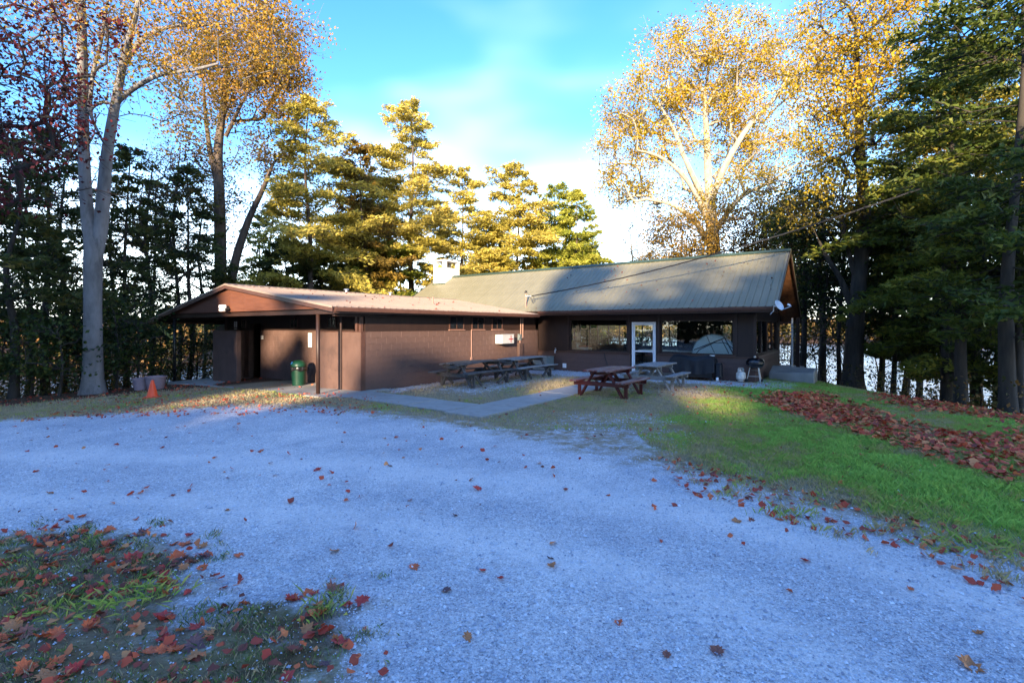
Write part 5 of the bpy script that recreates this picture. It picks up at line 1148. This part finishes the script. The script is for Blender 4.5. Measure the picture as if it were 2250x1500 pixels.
MB().box(-.09, .09, -.03, 0, 0, .19).obj('hood', M['white'], vt, bevel=.008)
for z in (.04, .08, .12): MB().box(-.07, .07, -.038, -.031, z, z+.018).obj('flap', M['white'], vt)
hb = tag(empty('hose_bib', (*uv(.95, -.0), .88), ANG), 'pale hose bib on the wall above the utility cabinet', 'tap')
MB().tube([(0, 0, 0), (0, -.10, 0), (.01, -.13, -.14)], .022, 10).obj('spout', M['steel'], hb); MB().tube([(0, -.07, .01), (0, -.07, .07)], .010, 8).obj('stem', M['steel'], hb); MB().tube([(-.035, -.07, .075), (.035, -.07, .075)], .012, 8).obj('handle', M['steel'], hb)
hs = MB().tube([(*uv(3.30, -.04), .82), (*uv(3.32, -.05), .6), (*uv(3.42, -.05), .4), (*uv(3.45, -.05), .1), (*uv(3.5, -.1), .01)], .012, 6).obj('cord', M['cable']); tag(hs, 'thin dark cord hanging down the block wall left of the door', 'cord')
# concrete landing at the hall end
ld = tag(empty('concrete_landing', (*uv(10.55, 1.75), -.1), ANG), 'weathered concrete landing block at the hall end by the water', 'concrete block')
MB().add([(-1.35, -.10, -1.2), (.15, -.75, -1.2), (.15, .9, -1.2), (-1.35, .9, -1.2), (-1.35, -.10, .28), (.15, -.75, .40), (.15, .9, .45), (-1.35, .9, .5)], [(3, 2, 1, 0), (4, 5, 6, 7), (0, 1, 5, 4), (1, 2, 6, 5), (2, 3, 7, 6), (3, 0, 4, 7)]).obj('landing_block', M['concrete'], ld, bevel=.03)
# satellite dish
dx, dy = uv(9.72, -1.06); ds = tag(empty('satellite_dish', (dx, dy, 2.52), 0), 'white satellite dish on the corner of the hall eave', 'satellite dish')
aim = Vector((.35, -.80, .48)).normalized(); m = MB(); X_ = aim.cross(Vector((0, 0, 1))).normalized(); Y__ = X_.cross(aim).normalized(); N_ = 28
cen_ = Vector((.08, -.12, .06))
for i in range(6):
    r_ = .175*i/5; dpt = (r_/.175)**2*.04
    for k in range(N_):
        a = 2*math.pi*k/N_; m.v.append(tuple(cen_+X_*r_*math.cos(a)*.92+Y__*(r_*math.sin(a)*1.05)+aim*dpt))
for i in range(5):
    for k in range(N_): m.f.append((i*N_+k, i*N_+(k+1) % N_, i*N_+N_+(k+1) % N_, i*N_+N_+k))
o = m.obj('reflector', M['white'], ds, smooth=True); md = o.modifiers.new('s', 'SOLIDIFY'); md.thickness = .012
MB().tube([(0, .05, -.12), (0, .02, .05), tuple(cen_-aim*.03)], .02, 8).obj('mast', M['steel'], ds)
e_ = cen_-Y__*.17; f_ = cen_+Vector((.30, -.20, -.02)); MB().tube([tuple(e_), tuple(f_)], .012, 8).obj('feed_arm', M['steel'], ds); MB().tube([tuple(f_+Vector((-.02, .03, .02))), tuple(f_+Vector((-.08, .08, .06)))], .03, 10).obj('feed_horn', M['white'], ds)
MB().tube([(0, .05, -.10), (-.14, -.02, -.22)], .012, 6).obj('strut', M['steel'], ds)
# service mast and cable
mx0, my0 = .62, 22.0
sm_ = tag(empty('service_mast', (mx0, my0, 2.6), 0), 'rusty service mast with weatherhead on the hall eave', 'mast')
MB().tube([(0, 0, -.0), (0, 0, .82)], .032, 10).obj('mast_pipe', M['pipe'], sm_); MB().lathe([(.14, .04), (.10, .08), (.04, .12)], n=14).obj('boot', M['steel'], sm_)
MB().tube([(-.02, 0, .82), (0, 0, .90), (.07, 0, .89)], [.045, .055, .03], 10).obj('weatherhead', M['black'], sm_)
for r_, q in ((.12, .0), (.18, .05)):
    MB().tube([(.06, -.02, .86), (.12+r_*.6, -.03, .70-q), (.16+r_, -.03, .42-q), (.22+r_, -.03, .46), (.26+r_*.6, -.04, .68)], .009, 6).obj('drip_loop', M['cable'], sm_)
MB().tube([(0, -.03, .70), (.10, -.05, .69), (.24, -.05, .69)], .012, 6).obj('insulator', M['steel'], sm_)
def cpt(t, off=0, ph=0):
    a = Vector((mx0+.24, my0-.05, 3.29)); b_ = Vector((20, 10, 9.4)); p = a.lerp(b_, t); p.z -= 4*.92*t*(1-t)
    return (p.x+off*math.cos(ph), p.y, p.z+off*math.sin(ph))
cb = MB()
for ph0 in (0, 2.1, 4.2): cb.tube([cpt(i/220, .016, ph0+i*.42) for i in range(221)], .0125, 5)
tag(cb.obj('overhead_cable', M['cable']), 'twisted black overhead cable sagging across the hall roof to the upper right', 'cable')
pl = tag(empty('utility_pole', (20, 10, hz_(20, 10)-.2)), 'wooden utility pole carrying the overhead cable beyond the right border', 'pole')
MB().tube([(0, 0, 0), (0, 0, 9.9-hz_(20, 10))], [.16, .11], 12).obj('pole_shaft', BK['brown'], pl)
# ------------------------------------------------------------------ inside the hall
def chair(u, v, rz, lab):
    r = tag(empty('chair', (*uv(u, v), .03), ANG+rz), lab, 'chair', 'chairs inside the hall')
    MB().box(-.21, .21, -.21, .21, .43, .46).obj('seat', M['palewood'], r)
    for x in (-.18, .18):
        MB().tube([(x, -.18, 0), (x, -.18, .43)], .018, 6).obj('leg', M['trim'], r); MB().tube([(x, .18, 0), (x, .18, .43), (x, .22, .98)], .018, 6).obj('leg', M['trim'], r)
    MB().box(-.20, .20, .20, .23, .86, .97).obj('top_rail', M['trim'], r)
    for x in (-.10, 0, .10): MB().box(x-.012, x+.012, .20, .22, .46, .86).obj('spindle', M['trim'], r)
for i, (u, v, rz, lab) in enumerate([(-.53, 5.5, 0, 'leftmost chair in silhouette against the hall back windows'), (.13, 5.5, .3, 'second chair from the left inside the hall'), (1.26, 5.5, 0, 'chair in the middle of the big window view'), (1.89, 5.5, -.2, 'chair seen near the right jamb of the big window'), (2.6, 5.5, .1, 'chair seen through the glass door')]): chair(u, v, rz, lab)
tb = tag(empty('dining_table', (*uv(4.6, 4.4), .03), ANG), 'long white-edged dining table seen through the glass door', 'table')
MB().box(-1.4, 1.6, -.38, .38, .71, .75).obj('tabletop', M['white'], tb)
for x in (-1.2, 1.4):
    for y in (-.3, .3): MB().tube([(x, y, 0), (x, y, .71)], .02, 6).obj('leg', M['trim'], tb)
for (u, v, lab, red) in ((.77, 2.0, 'plain white chest standing left inside the big window', 0), (1.38, 2.0, 'white cooler with red lid inside the big window', 1)):
    cl_ = tag(empty('cooler', (*uv(u, v), .03), ANG), lab, 'cooler'); hh = 1.12 if not red else .98
    MB().box(-.24, .24, -.2, .2, 0, hh-.05).obj('chest_body', M['white'], cl_, bevel=.02); MB().box(-.25, .25, -.21, .21, hh-.048, hh).obj('lid', M['redink'] if red else M['white'], cl_, bevel=.01)
    MB().box(-.10, .10, -.225, -.201, hh-.25, hh-.22).obj('handle', M['white'], cl_)
rt = tag(empty('folding_table', (*uv(7.49, .46), .47), ANG), 'round white folding table standing on edge inside the right window', 'table')
m = MB(); N_ = 48
for y in (-.02, .02):
    for k in range(N_): a = 2*math.pi*k/N_; m.v.append((.80*math.cos(a), y+.10*(.8*math.sin(a)+.8)/1.6, .36+.80*math.sin(a)))
m.f.append(tuple(range(N_))[::-1]); m.f.append(tuple(range(N_, 2*N_)))
for k in range(N_): m.f.append((k, (k+1) % N_, (k+1) % N_+N_, k+N_))
M['tabletop'] = nmat('plastic_top', (.66,.72,.70), (.74,.79,.77), 3, .5, bump=.05)
m.obj('tabletop', M['tabletop'], rt)
def ty(z): return .02+.10*(z-.36+.8)/1.6-.075
for a_, b_, w_ in (((-.70, .55), (.40, 1.02), .018), ((-.50, .56), (.02, .84), .014), ((.02, .84), (.42, .84), .014), ((.40, 1.02), (.72, .40), .022), ((.30, .95), (.55, .45), .016), ((-.24, 1.08), (.05, .45), .010), ((.42, .84), (.74, .60), .014), ((-.50, .56), (-.62, .40), .014)):
    MB().tube([(a_[0], ty(a_[1]), a_[1]), (b_[0], ty(b_[1]), b_[1])], w_, 8).obj('folded_leg', M['black'], rt)
MB().tube([(.78*math.cos(k*math.pi/24), ty(.36+.78*math.sin(k*math.pi/24))+.02, .36+.78*math.sin(k*math.pi/24)) for k in range(49)], .012, 6).obj('edge_rim', M['graymetal'], rt)

# ------------------------------------------------------------------ leaves on the ground
leafc = {'a': [(.50,.085,.03), (.60,.15,.05)], 'b': [(.40,.03,.025), (.50,.06,.04)], 'c': [(.20,.07,.045), (.32,.12,.08)], 'd': [(.42,.15,.05), (.50,.20,.075)], 'e': [(.10,.05,.055), (.17,.08,.08)]}
lmats = [nmat('leaf_colour_'+k, v[0], v[1], 9, .55, bump=.3, bscale=30, c3=(.09,.035,.02), wear=(14, .62, .8)) for k, v in leafc.items()]
half = [(0, -.50), (.05, -.30), (.20, -.38), (.24, -.22), (.46, -.20), (.36, -.05), (.52, .10), (.30, .10), (.34, .28), (.20, .24), (.14, .34), (.0, .56)]
outl = half+[(-x, y) for x, y in half[-2:0:-1]]
def maple(seed, mat):
    r = random.Random(seed); a, b_ = r.uniform(.3, 1.1), r.uniform(-.2, .5); mx = r.random()*6
    def cur(x, y): return .10+a*(x*x)*.7+b_*y*y*.6+.05*math.sin(9*x+mx)*1.0+.035*math.sin(11*y+mx)-.08
    m = MB(); inner = [(x*.5, y*.5) for x, y in outl]
    k = len(outl)
    for x, y in outl: m.v.append((x*r.uniform(.9, 1.08), y*r.uniform(.92, 1.05), cur(x, y)+r.uniform(0, .06)))
    for x, y in inner: m.v.append((x, y, cur(x, y)-.02))
    m.v.append((0, 0, cur(0, 0)-.02))
    for i in range(k): m.f.append((i, (i+1) % k, k+(i+1) % k, k+i)); m.f.append((k+i, k+(i+1) % k, 2*k))
    m.v += [(0, -.48, cur(0, -.5)), (.012, -.48, cur(0, -.5)), (.05, -.85, .10), (.04, -.85, .10)]; q = 2*k+1; m.f.append((q, q+1, q+2, q+3))
    return m.mesh('leaf', mat, smooth=False)
lmesh = [maple(i, lmats[i % 5]) for i in range(20)]
rng = np.random.default_rng(5); cand = []
F1 = [(p[0], p[1]) for p in G_FORE]
def in_fore(n_):
    out = []
    while len(out) < n_:
        x = rng.uniform(-5.6, -.2); y = rng.uniform(2.35, 5.0)
        if poly_sd(np.array([x]), np.array([y]), G_FORE)[0] > -.18+.1*rng.random(): out.append((x, y, .062+.045*rng.random()))
    return out
named = [(735, 1208, .12), (910, 1240, .11), (732, 1290, .11), (1213, 1238, .10), (1026, 1400, .10), (1575, 1424, .12), (1465, 1432, .07), (1770, 1232, .09), (2130, 1455, .11), (2150, 1383, .06), (1360, 1362, .05), (980, 1292, .08), (1060, 1248, .06), (525, 1217, .08), (445, 1197, .12), (295, 1225, .13), (195, 1150, .09), (180, 1136, .08), (698, 1032, .11), (1050, 1072, .10), (857, 1024, .07), (1618, 1144, .09), (1650, 1143, .09), (310, 1085, .08), (110, 1082, .07), (1735, 1295, .06), (1337, 1085, .06), (160, 1312, .12), (2000, 1292, .06), (300, 1141, .07), (1100, 1265, .07), (845, 965, .09), (575, 990, .08), (60, 988, .08), (500, 1120, .06), (760, 1098, .05), (800, 1380, .05), (1210, 1220, .08), (1000, 1128, .06), (1225, 930, .09)]
for px, py_, s in named:
    x, y = gp(px, py_); cand.append((x, y, s*.95))
cand += in_fore(int(300-len(cand)))
big = tag(empty('fallen_leaf_litter', (-3, 3.5, 0)), kind='structure'); bpy.data.objects.remove(big)
for i, (x, y, s) in enumerate(cand[:300]):
    z = hz_(x, y); o = link('leaf', lmesh[int(rng.integers(20)) if rng.random() < .6 else int(rng.choice([0, 1, 5, 6, 10, 11, 15, 16, 3, 13]))], ground, (x, y, z+.004+.012*rng.random()), (rng.normal()*.28, rng.normal()*.28, rng.uniform(0, 6.28)))
    f_ = s*(.85+.5*rng.random()); o.scale = (f_*1.05, f_*1.05, f_*rng.uniform(.6, 1.3))
# the rest, joined
def simple_leaves(P_, S_, T_, rng):
    k6 = np.array([(0, -.5), (.28, -.32), (.48, -.05), (.30, .12), (.26, .34), (0, .55), (-.24, .32), (-.32, .10), (-.50, -.02), (-.26, -.34)])
    n_ = len(P_); a = rng.random(n_)*6.283; N = rng.normal(size=(n_, 3))*.42+np.array([0, 0, 1.]); N, X, Y = frames(N)
    U_ = X*np.cos(a)[:, None]+Y*np.sin(a)[:, None]; W_ = np.cross(N, U_); cu = rng.uniform(.1, .9, n_)
    V = P_[:, None]+S_[:, None, None]*(U_[:, None]*k6[None, :, :1]*1+W_[:, None]*k6[None, :, 1:]+N[:, None]*(cu[:, None]*(k6[None, :, 0]**2))[..., None])
    idx = np.array([[0, 1, 2, 9], [9, 2, 3, 8], [8, 3, 4, 7], [7, 4, 5, 6]]); f = (np.arange(n_)[:, None, None]*10+idx[None]).reshape(-1, 4)
    return V.reshape(-1, 3), f, np.repeat(T_, 4)
LM['litter'] = leafmat('litter_leaves', [(.07,.035,.03), (.24,.06,.04), (.45,.06,.035), (.62,.13,.05), (.65,.26,.10)], .12, .6)
Ps, Ss, Ts = [], [], []
def put(n_, fn, smin, smax, tmean, lift=.035):
    got = 0
    while got < n_:
        x, y, k = fn(4000); x, y = x[k], y[k]; m_ = min(len(x), n_-got); x, y = x[:m_], y[:m_]; got += m_
        Ps.append(np.stack([x, y, height(x, y)+rng.uniform(.005, lift, m_)], 1)); Ss.append(rng.uniform(smin, smax, m_)); Ts.append(np.clip(rng.beta(1.6, 2.0, m_)+tmean, 0, 1))
def region(poly, x0, x1, y0, y1, soft=.12, nsc=3.0):
    def f(n_):
        x = rng.uniform(x0, x1, n_); y = rng.uniform(y0, y1, n_); s = poly_sd(x, y, poly)+(fbm(x*nsc, y*nsc, 8, 3)-.5)*1.0
        return x, y, s > soft*rng.normal(size=n_)
    return f
put(4300, region(WIND[0], 6, 16, 5, 15, .22, 2.2), .06, .125, .22, .085)
put(1300, region(WIND[1], 7, 14, 9, 16, .22, 2.2), .06, .11, .15, .07)
put(1000, region(G_FORE, -6, .2, 2.2, 5.0), .025, .075, .10)
put(900, lambda n_: (lambda x, y: (x, y, (poly_sd(x, y, G_MAIN) > .1) & (rng.random(n_) < .25+.75*(x > 4))))(rng.uniform(-12, 13, n_), rng.uniform(5, 17, n_)), .04, .09, .02)
put(260, lambda n_: (lambda x, y: (x, y, poly_sd(x, y, G_MAIN) < .2))(rng.uniform(-16, 9, n_), rng.uniform(4.2, 13.5, n_)), .035, .085, .12)
put(420, lambda n_: (lambda x, y: (x, y, np.abs(poly_sd(x, y, G_MAIN)) < .55))(rng.uniform(2, 9, n_), rng.uniform(3.2, 8, n_)), .04, .085, .1)
put(1500, lambda n_: (lambda x, y: (x, y, rng.random(n_) < 1))(rng.uniform(-24, -9.5, n_), rng.uniform(13.2, 22, n_)), .05, .10, .0)
put(900, lambda n_: (lambda x, y: (x, y, rng.random(n_) < 1))(rng.uniform(-11, -3, n_), rng.uniform(10.5, 13.9, n_)), .04, .08, .15)
V, f, t = simple_leaves(np.vstack(Ps), np.concatenate(Ss), np.concatenate(Ts), rng)
tag(link('fallen_leaves', np_mesh('fallen_leaves', V, f, LM['litter'], t)), kind='stuff', label='red and brown fallen leaves raked in rows and scattered')
# leaves lying on the roofs
Ps = []
for k in range(70):
    u = rng.uniform(-5.2, .5); v = rng.uniform(-10.9, -1.5); x, y = uv(u, v); Ps.append((x, y, EZ+(UE-u)*sr+.03))
for k in range(60):
    u = rng.uniform(0, 9.6); v = rng.uniform(-.8, 2.6); x, y = uv(u, v); Ps.append((x, y, HE+(v-VE)*(HR-HE)/(VR-VE)+.035))
Ps = np.array(Ps); V, f, t = simple_leaves(Ps, rng.uniform(.04, .10, len(Ps)), rng.random(len(Ps))*.6, rng)
tag(link('roof_leaves', np_mesh('roof_leaves', V, f, LM['litter'], t)), kind='stuff', label='few dead leaves lying on the metal roofs')

# ------------------------------------------------------------------ grass
LM['grass'] = leafmat('grass_blades',  [(.46,.37,.22), (.40,.34,.16), (.38,.40,.10), (.25,.42,.07), (.34,.55,.11), (.065,.075,.035)], .30, .6)
def blades(n_, x0, x1, y0, y1, h0, h1, w, acc, tb):
    x = rng.uniform(x0, x1, n_); y = rng.uniform(y0, y1, n_) if y0 < 0 else np.sqrt(rng.uniform(y0*y0, y1*y1, n_)) if False else rng.uniform(y0, y1, n_)
    g_, gr_, g2, lit_ = masks(x, y)
    pth = np.maximum(poly_sd(x, y, PATHS[0]), poly_sd(x, y, PATHS[1])); u = (x-I0[0])*E1[0]+(y-I0[1])*E1[1]; v = (x-I0[0])*E2[0]+(y-I0[1])*E2[1]
    bad = (pth > -.03+.22*(fbm(x*5, y*5, 44, 3)-.38)) | ((u > -10.2) & (u < .3) & (v > -11.2)) | ((u < 9.1) & (v > -.05) & (u > -1))
    cl_ = fbm(x*4, y*4, 21, 3)
    p = np.clip(g_*1.3+.28+(cl_-.5)*3.0, 0, 1)*(1-.9*g2)*(1-lit_)*acc(gr_, cl_)
    k = (rng.random(n_) < p) & ~bad; x, y, gr_, cl_ = x[k], y[k], gr_[k], cl_[k]; m_ = len(x)
    a = rng.random(m_)*6.283; h_ = (h0+(h1-h0)*rng.random(m_)**1.6)*(.6+.9*cl_); ln = rng.normal(size=(m_, 2))*.45*h_[:, None]; z = height(x, y)-.004
    W_ = np.stack([np.cos(a), np.sin(a), 0*a], 1)*w*(.7+.6*rng.random(m_))[:, None]; b_ = np.stack([x, y, z], 1); tp = b_+np.stack([ln[:, 0], ln[:, 1], h_], 1); md_ = b_+np.stack([ln[:, 0]*.3, ln[:, 1]*.3, h_*.6], 1)
    V = np.stack([b_-W_, b_+W_, md_+W_*.7, tp], 1).reshape(-1, 3); t = np.clip((gr_*.62+rng.normal(size=m_)*.16+tb+(cl_-.5)*.4+(fbm(x*.8, y*.8, 71, 3)-.5)*1.5+(fbm(x*6, y*6, 72, 2)-.5)*.8), 0, 1)*.8
    if x1 < 1: t = np.where(rng.random(m_) < .62, rng.uniform(.9, 1, m_), t)
    return V, np.arange(m_*4).reshape(-1, 4), t
parts_ = [blades(150000, -5.8, .3, 2.25, 5.2, .012, .045, .0020, lambda g_, c: .25+.9*np.clip((c-.42)*4, 0, 1), -.08),
          blades(400000, 2.2, 13.2, 3.2, 9.5, .015, .075, .0028, lambda g_, c: .35+.65*g_, .03),
          blades(300000, .5, 12.5, 9.0, 20, .02, .06, .0055, lambda g_, c: .4+.6*g_, .0),
          blades(90000, -17, 3, 11.0, 18.5, .02, .06, .006, lambda g_, c: .7+0*g_, .10),
          blades(60000, -16, 2.5, 9.0, 13.0, .02, .05, .0045, lambda g_, c: .7+0*g_, .0)]
Vs, Fs, Ts, o_ = [], [], [], 0
for V, f, t in parts_: Vs.append(V); Fs.append(f+o_); Ts.append(t); o_ += len(V)
# taller tufts along the gravel edge
tuft = [(700, 1335), (2100, 1180), (2060, 1200), (1990, 1120), (300, 1290), (350, 1300), (240, 1330), (130, 1340), (1900, 1090), (2180, 1210)]
for px, py_ in tuft:
    x0, y0 = gp(px, py_); m_ = 60; x = x0+rng.normal(size=m_)*.09; y = y0+rng.normal(size=m_)*.09; a = rng.random(m_)*6.283; h_ = rng.uniform(.03, .085, m_); ln = rng.normal(size=(m_, 2))*.06
    W_ = np.stack([np.cos(a), np.sin(a), 0*a], 1)*.003; b_ = np.stack([x, y, height(x, y)-.004], 1); tp = b_+np.stack([ln[:, 0], ln[:, 1], h_], 1); md_ = b_+np.stack([ln[:, 0]*.3, ln[:, 1]*.3, h_*.6], 1)
    V = np.stack([b_-W_, b_+W_, md_+W_*.7, tp], 1).reshape(-1, 3); Vs.append(V); Fs.append(np.arange(m_*4).reshape(-1, 4)+o_); o_ += len(V); Ts.append(rng.uniform(.3, .62, m_))
tag(link('grass', np_mesh('grass', np.vstack(Vs), np.vstack(Fs), LM['grass'], np.concatenate(Ts))), kind='stuff', label='short green and straw coloured lawn grass')

# ------------------------------------------------------------------ loose stones
LM['stone'] = leafmat('stone_colours', [(.20,.22,.28), (.42,.44,.51), (.60,.62,.68), (.85,.86,.90)], .0, .9)
n_ = 90000; yy = 2.2+8.5*rng.random(n_)**1.7; xx = (rng.random(n_)*2-1)*yy*1.12; g_, gr_, g2, _ = masks(xx, yy); k = rng.random(n_) < np.where(g_ > .1, .12, .9); xx, yy = xx[k], yy[k]
n2 = 26000; u = rng.uniform(.1, 9.9, n2); v = rng.uniform(-11, .0, n2); x2 = I0[0]+E1[0]*u+E2[0]*v; y2 = I0[1]+E1[1]*u+E2[1]*v
g_, gr_, g2, _ = masks(x2, y2); pth = np.maximum(poly_sd(x2, y2, PATHS[0]), poly_sd(x2, y2, PATHS[1])); k = (rng.random(n2) < g2*.9) & (pth < -.01); s2 = np.full(k.sum(), 1.9)
n3 = 9000; x3 = rng.uniform(1.5, 9, n3); y3 = rng.uniform(3.3, 9.5, n3); g3 = masks(x3, y3)[0]; k3 = (np.abs(g3) < .5)
xx = np.concatenate([xx, x2[k], x3[k3]]); yy = np.concatenate([yy, y2[k], y3[k3]]); ss = np.concatenate([np.ones(len(xx)-k.sum()-k3.sum()), s2, np.full(k3.sum(), 1.3)])
m_ = len(xx); sz = .0045*ss*(.6+rng.gamma(1.6, .5, m_)); sz = np.minimum(sz, .021)
ov = np.array([(1, 0, 0), (0, 1, 0), (-1, 0, 0), (0, -1, 0), (0, 0, .75), (0, 0, -.5)], float); fo = np.array([(0, 1, 4), (1, 2, 4), (2, 3, 4), (3, 0, 4)])
a = rng.random(m_)*6.283; J = ov[None]*(.7+.6*rng.random((m_, 6, 1))); Vx = J[..., 0]*np.cos(a)[:, None]-J[..., 1]*np.sin(a)[:, None]*.8; Vy = J[..., 0]*np.sin(a)[:, None]+J[..., 1]*np.cos(a)[:, None]*.8
J[..., 2] += (rng.random((m_, 6))-.5)*.5
V = np.stack([xx[:, None]+Vx*sz[:, None], yy[:, None]+Vy*sz[:, None], height(xx, yy)[:, None]+.002+(J[..., 2]+.15)*sz[:, None]], -1).reshape(-1, 3)
tag(link('gravel', np_mesh('gravel', V, (np.arange(m_)[:, None, None]*6+fo[None]).reshape(-1, 3), LM['stone'], np.repeat(np.clip(rng.beta(2.2, 2.2, m_), 0, 1), 4))), kind='stuff', label='loose blue grey crushed stone on the yard')
# litter and twigs on the concrete edges
